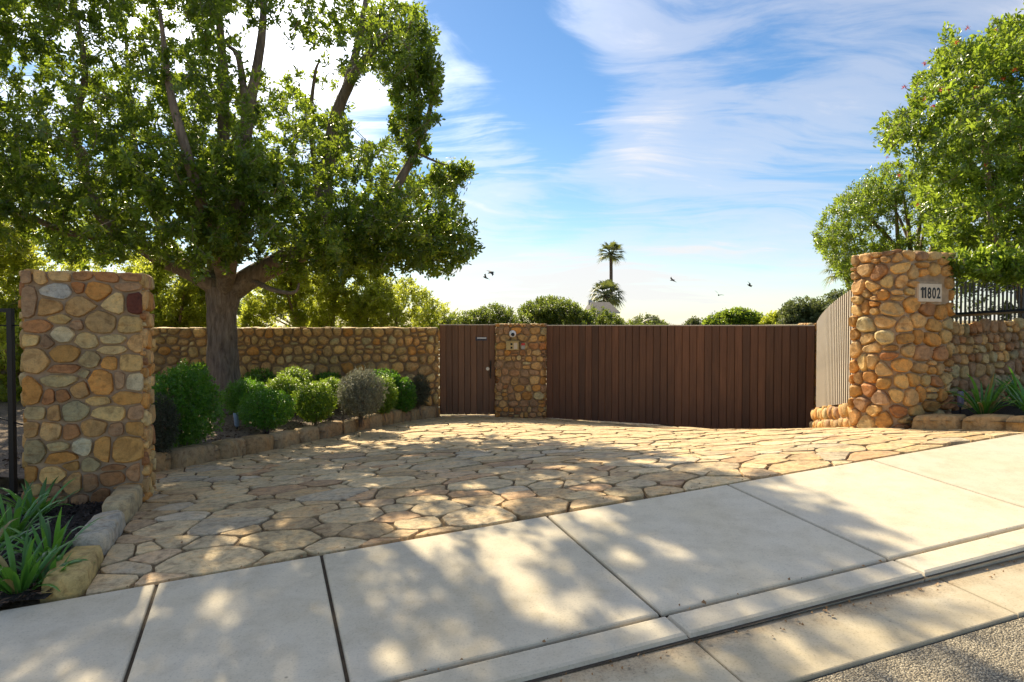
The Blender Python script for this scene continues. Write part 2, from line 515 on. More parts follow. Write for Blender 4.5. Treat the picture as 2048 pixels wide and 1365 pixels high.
M = dict(
    wallstone=stone_mat('wall_stone', 0.75, False, 0.85),
    flag=stone_mat('flagstone', 0.8, True, 1.0),
    kerbstone=stone_mat('kerb_stone', 0.8, True, 0.6),
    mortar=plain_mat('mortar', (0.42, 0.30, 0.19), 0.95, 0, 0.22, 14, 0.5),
    mortar_dark=plain_mat('dark_mortar', (0.27, 0.175, 0.09), 0.95, 0, 0.25, 14, 0.5),  # darker, browner mortar for back wall, middle pillar and right wall
    joint=soil_mat('joint_sand', (0.13, 0.085, 0.04), (0.28, 0.195, 0.10), 40),
    concrete=concrete_mat('concrete', (0.64, 0.57, 0.445), (0.62, 0.535, 0.38)),
    gutter=concrete_mat('gutter_concrete', (0.58, 0.505, 0.37), (0.50, 0.41, 0.26), 0.45, 2.63),
    slot=plain_mat('joint_dirt', (0.055, 0.04, 0.025), 0.95, 0, 0.4, 20),
    asphalt=asphalt_mat(),
    mulch=soil_mat('mulch', (0.012, 0.010, 0.009), (0.06, 0.045, 0.035), 45),
    soil=soil_mat('soil', (0.10, 0.065, 0.04), (0.30, 0.22, 0.15), 35),
    ground=soil_mat('ground', (0.16, 0.13, 0.06), (0.30, 0.25, 0.13), 2.5),
    wood=wood_mat('gate_wood', (0.092, 0.039, 0.018), (0.175, 0.080, 0.039)),
    wood2=wood_mat('side_gate_wood', (0.155, 0.075, 0.035), (0.235, 0.12, 0.062)),
    bark=bark_mat('bark', (0.075, 0.05, 0.036), (0.22, 0.16, 0.12), (0.36, 0.285, 0.22)),
    bark2=bark_mat('smooth_bark', (0.13, 0.095, 0.07), (0.26, 0.195, 0.145), (0.38, 0.31, 0.24)),
    palmbark=bark_mat('palm_bark', (0.06, 0.045, 0.035), (0.12, 0.09, 0.07), (0.2, 0.16, 0.12)),
    black=plain_mat('black_metal', (0.012, 0.011, 0.012), 0.45, 0.3, 0.2),
    slat=plain_mat('pale_slat', (0.60, 0.54, 0.45), 0.6, 0.0, 0.12, 3),
    fin_shade=plain_mat('slat_fin_shade', (0.045, 0.03, 0.022), 0.6, 0.0, 0.2),
    white=plain_mat('white_plastic', (0.80, 0.80, 0.80), 0.3),
    lens=plain_mat('dark_lens', (0.01, 0.01, 0.015), 0.08),
    brass=plain_mat('brass', (0.42, 0.31, 0.14), 0.45, 0.6),
    steel=plain_mat('steel', (0.45, 0.42, 0.38), 0.35, 0.8),
    red=plain_mat('red_plastic', (0.50, 0.03, 0.02), 0.4),
    grey=plain_mat('grey_plastic', (0.36, 0.33, 0.29), 0.5),
    plaque=plain_mat('plaque', (0.64, 0.53, 0.40), 0.6, 0, 0.06, 20),
    ink=plain_mat('black_paint', (0.012, 0.010, 0.009), 0.5),
    navy=plain_mat('navy_plate', (0.03, 0.03, 0.05), 0.4),
    bluegrey=plain_mat('blue_grey_paint', (0.22, 0.28, 0.36), 0.45),
    lilac=plain_mat('lilac_grey_paint', (0.20, 0.17, 0.24), 0.5),
    rooftile=plain_mat('roof_tile', (0.085, 0.075, 0.07), 0.8, 0, 0.3, 12),
    render=plain_mat('white_render', (0.50, 0.50, 0.50), 0.8),
    bird=plain_mat('bird_black', (0.02, 0.018, 0.016), 0.7),
    leaf=leaf_mat('tree_leaf', (0.028, 0.066, 0.013), (0.095, 0.165, 0.026), (0.52, 0.68, 0.05), 0.48, 0.33, 0.6),
    leaf_y=leaf_mat('sunny_leaf', (0.065, 0.11, 0.015), (0.20, 0.26, 0.035), (0.82, 0.88, 0.09), 0.58),
    leaf_m=leaf_mat('hedge_leaf', (0.035, 0.075, 0.014), (0.11, 0.165, 0.03), (0.40, 0.50, 0.06), 0.42),
    leaf_r=leaf_mat('flowering_leaf', (0.036, 0.09, 0.012), (0.115, 0.20, 0.026), (0.52, 0.68, 0.06), 0.48, 0.3, 0.6),
    leaf_far=leaf_mat('far_leaf', (0.04, 0.06, 0.022), (0.11, 0.14, 0.05), (0.30, 0.36, 0.09), 0.35, 0.6),
    box=leaf_mat('box_leaf', (0.022, 0.08, 0.010), (0.085, 0.22, 0.02), (0.36, 0.72, 0.04), 0.42, 0.32, 0.6),
    box_l=leaf_mat('light_box_leaf', (0.035, 0.09, 0.012), (0.12, 0.23, 0.025), (0.52, 0.72, 0.05), 0.45, 0.32, 0.6),
    silver=leaf_mat('silver_leaf', (0.085, 0.092, 0.062), (0.26, 0.27, 0.20), (0.34, 0.34, 0.22), 0.34, 0.6, 0.3),
    olive=leaf_mat('olive_leaf', (0.035, 0.042, 0.026), (0.10, 0.11, 0.07), (0.16, 0.17, 0.09), 0.34, 0.6, 0.3),
    strap=leaf_mat('strap_leaf', (0.035, 0.12, 0.022), (0.10, 0.26, 0.045), (0.26, 0.56, 0.05), 0.34, 0.3, 0.6),
    driedstrap=leaf_mat('dried_strap_leaf', (0.20, 0.15, 0.05), (0.36, 0.27, 0.10), (0.4, 0.34, 0.1), 0.2, 0.6),
    palm=leaf_mat('palm_leaf', (0.03, 0.05, 0.015), (0.085, 0.11, 0.035), (0.28, 0.32, 0.07), 0.35, 0.45),
    dryleaf=plain_mat('dry_leaf', (0.30, 0.16, 0.06), 0.7, 0, 0.4, 3),
    pinkleaf=plain_mat('pink_leaf', (0.55, 0.16, 0.12), 0.6, 0, 0.3, 30),
    bloom=plain_mat('red_bloom', (0.75, 0.09, 0.03), 0.6, 0, 0.35, 20),
)

# ------------------------------------------------------------------ the lie of the land
A2 = np.array([0.938, 0.3464])          # along the street, uphill to the right
N2 = np.array([-0.3464, 0.938])         # away from the street
O2 = np.array([0.24, 4.63])             # a joint of the pavement on its back edge


def SN(s, n):
    return O2 + A2 * s + N2 * n


def S(x, y):                            # plane of the sloping pavement
    return -1.75 + 0.0318 * x + 0.0933 * y


ctrl = []
for s_ in (-9, -7, -5, -3.5, -2.4, -1, 0, 1.5, 3, 4.8, 6.5, 9):
    for n_ in (0.0, -0.6):
        q = SN(s_, n_)
        ctrl.append((q[0], q[1], S(*q)))
ctrl += [(-3.9, 5.5, -1.47), (-3.1, 5.7, -1.475), (-3.7, 6.9, -1.53), (-3.1, 8, -1.57), (-2.65, 9.2, -1.61), (-1.38, 12.6, -1.735), (-1.4, 13.3, -1.79),
         (0.4, 13, -1.80), (0, 10.8, -1.60), (0, 8, -1.46), (1.5, 8, -1.41), (3, 8, -1.33), (4.3, 8, -1.225), (3.3, 9.2, -1.425), (4.2, 9.4, -1.45),
         (4.45, 10, -1.56), (3.9, 10.1, -1.585), (4.9, 11.7, -1.90), (3.2, 12.2, -1.90), (2, 12.7, -1.86), (1.4, 11, -1.65), (2.6, 10.3, -1.59),
         (4.55, 7.7, -1.20), (4.95, 7.1, -1.12), (5.0, 6.6, -1.06), (-5.5, 7, -1.50), (-8, 9, -1.52), (-6, 12, -1.65), (-6, 4.5, -1.5), (-9, 5, -1.55),
         (6, 9, -1.2), (8, 10, -1.0), (-3, 14.5, -1.85), (1, 15, -1.95), (5, 14, -2.05), (-8, 14.5, -1.75)]
ctrl = np.array(ctrl)


def _tps(d2):
    return np.where(d2 > 1e-12, 0.5 * d2 * np.log(np.maximum(d2, 1e-12)), 0.0)


_n = len(ctrl)
_K = _tps(((ctrl[:, None, :2] - ctrl[None, :, :2]) ** 2).sum(-1)) + np.eye(_n) * 0.02
_P = np.hstack([np.ones((_n, 1)), ctrl[:, :2]])
_sol = np.linalg.solve(np.vstack([np.hstack([_K, _P]), np.hstack([_P.T, np.zeros((3, 3))])]), np.concatenate([ctrl[:, 2], np.zeros(3)]))


def Gv(xy):
    xy = np.atleast_2d(xy)
    return _tps(((xy[:, None, :] - ctrl[None, :, :2]) ** 2).sum(-1)) @ _sol[:_n] + _sol[_n] + xy @ _sol[_n + 1:]


def G(x, y):
    return float(Gv(np.array([[x, y]]))[0])


def sheet(name, poly_fn, x0, x1, y0, y1, step, zoff, mat, parent=None, kind='structure', zfn=None):
    nx = int((x1 - x0) / step) + 1
    ny = int((y1 - y0) / step) + 1
    X, Y = np.meshgrid(np.linspace(x0, x1, nx), np.linspace(y0, y1, ny))
    xy = np.stack([X.ravel(), Y.ravel()], 1)
    z = (Gv(xy) if zfn is None else zfn(xy)) + zoff
    fs = []
    for j in range(ny - 1):
        for i in range(nx - 1):
            a = j * nx + i
            c = xy[[a, a + 1, a + nx, a + nx + 1]].mean(0)
            if poly_fn is None or poly_fn(c):
                fs.append((a, a + 1, a + nx + 1, a + nx))
    o = mesh_obj(name, np.column_stack([xy, z]), fs, mat, parent, True)
    if kind:
        o['kind'] = kind
    return o


# ------------------------------------------------------------------ ground, far
def far_ground():
    mb = MB()
    n = 48
    rings = [(6, -2.35), (40, -2.6), (150, -4.0), (1500, -14.0)]
    vs, fs = [(0, 8, -2.3)], []
    for r_, z_ in rings:
        for k in range(n):
            a = 2 * math.pi * k / n
            vs.append((r_ * math.cos(a), 8 + r_ * math.sin(a), z_))
    for k in range(n):
        fs.append((0, 1 + k, 1 + (k + 1) % n))
        for r_ in range(len(rings) - 1):
            b = 1 + r_ * n
            fs.append((b + k, b + n + k, b + n + (k + 1) % n, b + (k + 1) % n))
    o = mesh_obj('ground', vs, fs, M['ground'])
    o['kind'] = 'structure'


far_ground()
o = sheet('garden_ground', lambda c: c[1] > 13.2 or (c[1] > 12.3 and c[0] < -2.2), -24, 22, 11, 34, 0.8, 0.0, M['ground'], zfn=lambda q: np.full(len(q), -1.98))
# raised garden behind the right-hand wall
o = sheet('upper_garden_ground', lambda c: (c - np.array([5.0, 8.45])) @ N2 > 0 and c[0] > 4.75 + 0.22 * max(0, c[1] - 8.5), 4.5, 24, 7.5, 30, 0.5, 0.0,
          M['ground'], zfn=lambda q: -0.12 + 0.02 * (q[:, 0] - 5))

# ------------------------------------------------------------------ street: pavement, kerb, gutter, road
JOINTS = [-9.9, -8.4, -6.9, -5.4, -3.9, -2.40, -1.50, 0.0, 1.50, 2.95, 4.78, 6.3, 7.8, 9.3, 10.8]


def slab(name, s0, s1, n0, n1, zfn, mat, parent, rnd=0.012, deep=0.12, sub=1):
    """a cast slab with tooled, slightly rounded edges"""
    vs, fs = [], []
    per = []
    k = max(2, int((s1 - s0) / 0.5)) if sub else 1
    ss = np.linspace(s0, s1, k + 1)
    for a in ss: per.append((a, n0))
    for a in ss[::-1]: per.append((a, n1))
    m = len(per)

    def ring(ins, dz):
        for a, b in per:
            a2 = min(max(a, s0 + ins), s1 - ins)
            b2 = min(max(b, n0 + ins), n1 - ins)
            q = SN(a2, b2)
            vs.append((q[0], q[1], zfn(a2, b2) + dz))
    ring(0, -deep); ring(0, -rnd); ring(rnd * 0.35, -rnd * 0.3); ring(rnd, 0)
    for r_ in range(3):
        for i in range(m):
            j = (i + 1) % m
            fs.append((r_ * m + i, r_ * m + j, (r_ + 1) * m + j, (r_ + 1) * m + i))
    b = 3 * m
    kk = k + 1
    for i in range(k):
        fs.append((b + i, b + i + 1, b + m - 2 - i, b + m - 1 - i))
    return mesh_obj(name, vs, fs, mat, parent)


def zS(s, n):
    q = SN(s, n)
    return S(*q)


def lip(s):
    return 0.026 + 0.010 * max(0.0, s + 0.3)


W_SIDE = 1.43
N_KERB = -1.63
N_ROAD = -2.05
bed = MB()
for (n0, n1, dz) in ((-W_SIDE - 0.1, 0.03, -0.022), (N_KERB - 0.02, -W_SIDE + 0.05, -0.022)):
    q = [SN(-10, n0), SN(11, n0), SN(11, n1), SN(-10, n1)]
    bed.add([(p[0], p[1], S(*p) + dz) for p in q], [(0, 1, 2, 3)])
    bed_o = None
pav = bed.build('sidewalk', M['slot'])
pav['kind'] = 'structure'
for a, b in zip(JOINTS[:-1], JOINTS[1:]):
    slab('paving_slab', a + 0.009, b - 0.009, -W_SIDE + 0.012, -0.006, zS, M['concrete'], pav)
kb = MB()
q = [SN(-10, N_KERB + 0.02), SN(11, N_KERB + 0.02), SN(11, -W_SIDE), SN(-10, -W_SIDE)]
kb.add([(p[0], p[1], S(*p) - 0.03) for p in q], [(0, 1, 2, 3)])
kerb = kb.build('kerb', M['slot'])
kerb['kind'] = 'structure'
KJ = [-9.0, -6.0, -3.0, 0.02, 1.52, 3.2, 4.9, 7.0, 9.3]
for a, b in zip(KJ[:-1], KJ[1:]):
    slab('kerb_segment', a + 0.004, b - 0.004, N_KERB, -W_SIDE - 0.008, zS, M['concrete'], kerb, 0.022, 0.14)


def zG(s, n):
    return zS(s, N_KERB) - lip(s) + 0.075 * (n - N_KERB)


gb = MB()
ss = np.linspace(-9, 10.5, 24)
vs, fs = [], []
for s_ in ss:
    for n_ in (N_ROAD - 0.03, N_KERB + 0.05):
        p = SN(s_, n_)
        vs.append((p[0], p[1], zG(s_, n_) - 0.02))
fs = [(2 * i, 2 * i + 2, 2 * i + 3, 2 * i + 1) for i in range(len(ss) - 1)]
gut = mesh_obj('gutter', vs, fs, M['slot'])
gut['kind'] = 'structure'
GJ = [-9.0, -6, -3, 0.04, 1.62, 3.3, 5.0, 7.2, 9.4]
for a, b in zip(GJ[:-1], GJ[1:]):
    slab('gutter_segment', a + 0.004, b - 0.004, N_ROAD, N_KERB - 0.004, zG, M['gutter'], gut, 0.008, 0.1)
vs, fs = [], []
for s_ in ss:
    for n_ in (-14.0, N_ROAD - 0.012):
        p = SN(s_ * 1.6, n_)
        vs.append((p[0], p[1], zG(s_ * 1.6, N_ROAD) - 0.014 + 0.045 * (n_ - N_ROAD)))
fs = [(2 * i, 2 * i + 2, 2 * i + 3, 2 * i + 1) for i in range(len(ss) - 1)]
road = mesh_obj('road', vs, fs, M['asphalt'])
road['kind'] = 'structure'

# ------------------------------------------------------------------ stonework
PAL = dict(t=(0.55, 0.335, 0.135), o=(0.53, 0.27, 0.075), y=(0.60, 0.39, 0.15), g=(0.54, 0.45, 0.28), r=(0.40, 0.19, 0.075), p=(0.40, 0.235, 0.12),
           d=(0.12, 0.035, 0.02), m=(0.56, 0.42, 0.20), s=(0.41, 0.325, 0.17), w=(0.54, 0.49, 0.41))


def pcol(code, var=0.2):
    c = PAL[code]
    k = 1 + random.uniform(-var, var)
    h = random.uniform(-0.08, 0.08)
    return (c[0] * k * (1 + h), c[1] * k, c[2] * k * (1 - h), 1)


def clip(poly, nx, ny, d):
    """keep the side nx*x + ny*y <= d"""
    out = []
    m = len(poly)
    for i in range(m):
        a, b = poly[i], poly[(i + 1) % m]
        da, db = a[0] * nx + a[1] * ny - d, b[0] * nx + b[1] * ny - d
        if da <= 0:
            out.append(a)
        if da * db < 0:
            t = da / (da - db)
            out.append((a[0] + (b[0] - a[0]) * t, a[1] + (b[1] - a[1]) * t))
    return out


def chaikin(poly, k=0.25):
    out = []
    for i in range(len(poly)):
        a, b = poly[i], poly[(i + 1) % len(poly)]
        out.append((a[0] + (b[0] - a[0]) * k, a[1] + (b[1] - a[1]) * k))
        out.append((a[0] + (b[0] - a[0]) * (1 - k), a[1] + (b[1] - a[1]) * (1 - k)))
    return out


def resample(poly, n, start=0.0):
    P = np.array(poly + [poly[0]])
    d = np.sqrt(((P[1:] - P[:-1]) ** 2).sum(1))
    cum = np.concatenate([[0], np.cumsum(d)])
    t = (np.arange(n) / n + start / n) * cum[-1]
    return np.column_stack([np.interp(t, cum, P[:, 0]), np.interp(t, cum, P[:, 1])])


def area(poly):
    P = np.asarray(poly)
    x, y = P[:, 0], P[:, 1]
    return 0.5 * float((x * np.roll(y, -1) - np.roll(x, -1) * y).sum())


def cells(stones, gap, over=1.35, round_=1, bounds=None, cut=0.2, k=0.8):
    """stones: (cx, cy, w, h, ...) -> polygons that share the wall among them"""
    out = []
    C = np.array([[q[0], q[1]] for q in stones])
    Wd = np.array([[q[2] / 2, q[3] / 2] for q in stones])
    for i in range(len(stones)):
        cx, cy = C[i]
        hw, hh = Wd[i] * over
        poly = [(cx - hw, cy - hh * k), (cx - hw * k, cy - hh), (cx + hw * k, cy - hh), (cx + hw, cy - hh * k),
                (cx + hw, cy + hh * k), (cx + hw * k, cy + hh), (cx - hw * k, cy + hh), (cx - hw, cy + hh * k)]
        if bounds:
            x0, x1, y0, y1 = bounds
            for nx, ny, d in ((-1, 0, -x0), (1, 0, x1), (0, -1, -y0), (0, 1, y1)):
                poly = clip(poly, nx, ny, d)
        dd = C - C[i]
        near = np.where((np.abs(dd[:, 0]) < (Wd[:, 0] + Wd[i, 0]) * over + gap) & (np.abs(dd[:, 1]) < (Wd[:, 1] + Wd[i, 1]) * over + gap))[0]
        for j in near:
            if j == i or len(poly) < 3:
                continue
            sc = (Wd[i] + Wd[j]) / 2
            e = dd[j] / sc                      # direction in a frame stretched to the stones' proportions
            nrm = e / sc
            nrm = nrm / (np.linalg.norm(nrm) + 1e-9)
            un = dd[j] / (np.linalg.norm(dd[j]) + 1e-9)

            def sup(w):
                return 1.0 / max(abs(un[0]) / w[0], abs(un[1]) / w[1])
            ri, rj = sup(Wd[i]), sup(Wd[j])
            mid = C[i] + dd[j] * (ri / (ri + rj))
            poly = clip(poly, nrm[0], nrm[1], float(mid @ nrm) - gap / 2)
        if len(poly) < 3 or abs(area(poly)) < 0.0012:
            out.append(None)
            continue
        for _ in range(round_):
            poly = chaikin(poly, cut)
        out.append(poly)
    return out


def stone_geo(poly, fmap, bulge, n=11, flat=0.8, jit=0.03, sink=0.02, hewn=True):
    P = resample(poly, n, random.random())
    if area(P) < 0:
        P = P[::-1]
    c = P.mean(0)
    jr = 1 + rng.uniform(-jit, jit, n)
    vs = []
    tx, ty = random.uniform(-0.11, 0.11), random.uniform(-0.11, 0.11)
    for sc, d in ((1.0, -sink), (0.965, bulge * 0.55), (flat, bulge)):
        for i in range(n):
            q = c + (P[i] - c) * sc * (jr[i] if sc < 1 else 1)
            dz = d
            if sc < 1:
                dz += (q[0] - c[0]) * tx + (q[1] - c[1]) * ty + (random.uniform(-.10, .10) * bulge if sc == flat else 0)
            vs.append(fmap(q[0], q[1], dz))
    if not hewn:
        vs.append(fmap(c[0], c[1], bulge * random.uniform(1.0, 1.18)))
    fs = []
    for r_ in range(2):
        for i in range(n):
            j = (i + 1) % n
            fs.append((r_ * n + i, r_ * n + j, (r_ + 1) * n + j, (r_ + 1) * n + i))
    if hewn:
        fs.append(tuple(range(2 * n, 3 * n)))
    else:
        for i in range(n):
            fs.append((2 * n + i, 2 * n + (i + 1) % n, 3 * n))
    return vs, fs


def lay(stones, fmap, gap, parent, bulge=(0.02, 0.035), mat='wallstone', bounds=None, flat=(0.74, 0.88), round_=1, over=1.35, n=11, name='stone', keep=None, hewn=True, cut=0.2, kk=0.8):
    k = 0
    for st, poly in zip(stones, cells(stones, gap, over, round_, bounds, cut, kk)):
        if poly is None or (keep and not keep(st)):
            continue
        vs, fs = stone_geo(poly, fmap, random.uniform(*bulge), n, random.uniform(*flat), hewn=hewn)
        o = mesh_obj(name, vs, fs, M[mat], parent, True)
        if hewn:
            o.data.polygons[len(fs) - 1].use_smooth = False
        o.color = pcol(st[4]) if isinstance(st[4], str) else st[4]
        k += 1
    return k


def courses(W, H, hmin, hmax, asp=(0.8, 1.7), codes='ttttoooyyytmpro', jit=0.22, x0=0.0, y0=0.0):
    """uneven courses of random stones"""
    out = []
    y = y0
    while y < y0 + H - 0.02:
        h = random.uniform(hmin, hmax)
        if y0 + H - y - h < hmin * 0.6:
            h = y0 + H - y
        x = x0 - random.uniform(0, 0.1)
        while x < x0 + W:
            w = h * random.uniform(*asp)
            if random.random() < 0.14:         # two small stones one above the other
                hh = h * random.uniform(0.4, 0.6)
                w *= 0.75
                out.append((x + w / 2, y + hh / 2, w, hh, random.choice(codes)))
                out.append((x + w / 2 + random.uniform(-.03, .03), y + (h + hh) / 2, w, h - hh, random.choice(codes)))
            else:
                out.append((x + w / 2, y + h / 2 + random.uniform(-jit, jit) * h, w, h * random.uniform(0.85, 1.15), random.choice(codes)))
            x += w
        y += h
    return out


def path_map(path, z0=0.0):
    """surface that follows a plan path (outward = right-hand side of the direction of travel, seen from above)"""
    P = np.array(path, float)
    d = np.sqrt(((P[1:] - P[:-1]) ** 2).sum(1))
    cum = np.concatenate([[0], np.cumsum(d)])

    def nrm(s):
        e = 0.04
        a = np.array([np.interp(s - e, cum, P[:, 0]), np.interp(s - e, cum, P[:, 1])])
        b = np.array([np.interp(s + e, cum, P[:, 0]), np.interp(s + e, cum, P[:, 1])])
        t = (b - a) / (np.linalg.norm(b - a) + 1e-9)
        return np.array([t[1], -t[0]])

    def fm(s, t, dd):
        s2 = min(max(s, 0.0), cum[-1])
        q = np.array([np.interp(s2, cum, P[:, 0]), np.interp(s2, cum, P[:, 1])])
        n_ = nrm(min(max(s2, 0.041), cum[-1] - 0.041))
        q = q + n_ * dd
        return (q[0], q[1], t + z0)
    return fm, float(cum[-1])


# ---- left gate pillar: its front face is parallel to the street
FR = np.array([-3.08, 5.64])
PW, PD = 0.845, 0.50
FL = FR - A2 * PW
TOP_L = 0.435
mb = MB()
ins = 0.012
c4 = [FL, FR, FR + N2 * PD, FL + N2 * PD]
c4i = [FL + A2 * ins + N2 * ins, FR - A2 * ins + N2 * ins, FR - A2 * ins + N2 * (PD - ins), FL + A2 * ins + N2 * (PD - ins)]
mb.prism(c4i, -1.75, TOP_L - 0.015)
pl = mb.build('stone_pillar', M['mortar'])
tag(pl, 'tall square stone pillar beside black metal frame, strap-leaved plants at its foot', 'pillar', 'stone gate pillars')
# the stones of its front as they lie in the photograph: (x, y, w, h, colour) on the face
Z1 = [(340, 260, 210, 370, 'p'), (690, 150, 330, 215, 'w'), (930, 100, 150, 150, 'r'), (1180, 140, 330, 260, 'o'), (1510, 90, 310, 110, 'p'), (600, 310, 290, 220, 't'),
      (940, 310, 330, 260, 't'), (1340, 280, 230, 250, 'm'), (1585, 285, 150, 240, 'd'), (720, 460, 240, 130, 'y'), (915, 530, 150, 130, 'p'), (1200, 490, 390, 290, 't'),
      (1540, 520, 290, 200, 'y'), (410, 555, 340, 160, 'r'), (740, 660, 290, 220, 'g'), (1020, 720, 290, 200, 'm'), (1330, 700, 290, 110, 'm'), (360, 720, 230, 160, 'y'),
      (570, 750, 180, 180, 'p'), (760, 860, 360, 220, 'o'), (1075, 940, 240, 200, 'm'), (1340, 840, 280, 110, 'm'), (1590, 760, 170, 190, 't'), (410, 950, 340, 310, 't'),
      (1305, 990, 200, 170, 'o'), (1540, 990, 280, 200, 'y'), (770, 1060, 290, 110, 'r'), (985, 1115, 130, 110, 's'), (690, 1190, 420, 140, 'm'), (1210, 1210, 290, 290, 'o'),
      (1415, 1190, 130, 180, 'p'), (1600, 1210, 190, 190, 'g'), (375, 1315, 240, 330, 'o'), (950, 1300, 190, 200, 't')]
Z2 = [(580, 30, 130, 160, 'r'), (745, 20, 140, 130, 'r'), (1180, 70, 290, 110, 'y'), (1500, 40, 350, 150, 'o'), (400, 220, 290, 170, 's'), (640, 220, 170, 180, 't'),
      (890, 190, 320, 230, 's'), (1300, 225, 390, 180, 'y'), (1590, 220, 170, 160, 'p'), (360, 410, 200, 200, 't'), (600, 430, 240, 210, 't'), (855, 440, 190, 170, 'r'),
      (1125, 395, 310, 220, 't'), (1370, 415, 200, 150, 'p'), (1590, 395, 200, 150, 'o'), (400, 685, 290, 290, 's'), (690, 610, 230, 110, 'm'), (980, 620, 230, 210, 'g'),
      (1215, 640, 200, 280, 'o'), (1490, 650, 320, 290, 'o'), (745, 750, 340, 150, 'o'), (1080, 830, 230, 190, 's'), (850, 845, 180, 120, 'o'), (1355, 860, 270, 80, 'r'),
      (350, 950, 190, 230, 'o'), (620, 955, 310, 190, 'y'), (1560, 930, 130, 180, 'p'), (1330, 995, 290, 170, 'r'), (870, 1050, 240, 240, 't'), (1070, 1040, 200, 220, 'p'),
      (380, 1130, 210, 160, 'y'), (630, 1140, 200, 130, 'p'), (960, 1240, 190, 130, 'p'), (1190, 1220, 220, 200, 'r'), (1510, 1080, 260, 80, 't'), (400, 1260, 240, 100, 'o'),
      (750, 1260, 110, 120, 'p'), (1450, 1240, 280, 200, 't'), (560, 1270, 150, 110, 't'), (1240, 1400, 280, 150, 'p'), (950, 1390, 260, 150, 'o'), (650, 1390, 280, 140, 't'), (360, 1380, 240, 130, 'r')]
Z3 = [(140, 155, 74, 62, 'p'), (222, 155, 78, 66, 't'), (325, 150, 130, 48, 't'), (450, 150, 112, 44, 'r'), (585, 155, 135, 56, 'r'), (720, 152, 120, 36, 'r')]
pxs = [(a / 5.935, 560 + b / 5.935, c / 5.935, d / 5.935, e) for a, b, c, d, e in Z1] + [(a / 5.935, 790 + b / 5.935, c / 5.935, d / 5.935, e) for a, b, c, d, e in Z2] + \
      [(a / 2.73, 500 + b / 2.73, c / 2.73, d / 2.73, e) for a, b, c, d, e in Z3]
front = []
for u, v, w, h, e in pxs:
    r = ray(u, v)
    k = (FR @ N2) / (r[:2] @ N2)            # where the sight line meets the face
    p = r * k
    s_ = float((p[:2] - FL) @ A2)
    front.append((s_, p[2], w * p[1] / F * 1.02, h * p[1] / F * 1.02, e))
fm, L = path_map([FL, FR])
lay(front, fm, 0.014, pl, (0.012, 0.034), bounds=(0.0, PW, -1.72, TOP_L), flat=(0.86, 0.93), over=1.34, n=14, cut=0.12, kk=0.9)
for path, hw in (([FR, FR + N2 * PD], PD), ([FR + N2 * PD, FL + N2 * PD], PW), ([FL + N2 * PD, FL], PD)):
    fm, L = path_map(path)
    lay(courses(hw, TOP_L + 1.72, 0.10, 0.19, (0.9, 1.8), y0=-1.72), fm, 0.02, pl, (0.015, 0.03), bounds=(0.004, hw - 0.004, -1.72, TOP_L))
tops = courses(PW, PD, 0.12, 0.2)
lay(tops, lambda s, t, d: tuple((FL + A2 * s + N2 * t).tolist()) + (TOP_L - 0.015 + d,), 0.02, pl, (0.012, 0.02), bounds=(0, PW, 0, PD))

# ---- right gate pillar, its near corner rounded
B2 = np.array([4.45, 7.85])
RW, RD = 0.89, 0.62
TOP_R = 0.865
rp = [B2 + N2 * RD]
for k in range(9):
    a = k / 8 * math.pi / 2
    rad = 0.20
    cpt = B2 + A2 * rad + N2 * rad
    rp.append(cpt - A2 * rad * math.cos(a) - N2 * rad * math.sin(a))
rp += [B2 + A2 * RW, B2 + A2 * RW + N2 * RD]
poly_r = rp[:]
mb = MB()
cen = B2 + A2 * RW / 2 + N2 * RD / 2
mb.prism([cen + (p - cen) * 0.965 for p in poly_r], -1.6, TOP_R - 0.02)
pr = mb.build('stone_pillar', M['mortar'])
tag(pr, 'stone pillar with rounded corner that carries the pale house number plaque', 'pillar', 'stone gate pillars')
fm_r, L_r = path_map(rp)
PLQ = 0.62 + 0.20 * math.pi / 2 - 0.20                      # arc length where the straight front begins, about
rs = courses(L_r, TOP_R + 1.45, 0.12, 0.22, (0.8, 1.6), 'ttttyyymoooootprt', 0.42, y0=-1.45)
# leave room for the number plaque
s_plq0 = L_r - RD - 0.41
lay(rs, fm_r, 0.016, pr, (0.035, 0.06), bounds=(0.0, L_r, -1.45, TOP_R), flat=(0.68, 0.82), round_=1, over=1.6, cut=0.2, kk=0.85,
    keep=lambda q: not (s_plq0 - 0.10 < q[0] < s_plq0 + 0.36 and 0.17 < q[1] < 0.56 and (q[1] - 0.37) ** 2 < 0.03))
lay(courses(RW, RD, 0.14, 0.2), lambda s, t, d: tuple((B2 + A2 * (s + .02) + N2 * (t + .02)).tolist()) + (TOP_R - 0.02 + d,), 0.02, pr, (0.015, 0.035), bounds=(0.02, RW - .04, 0.02, RD - .04))

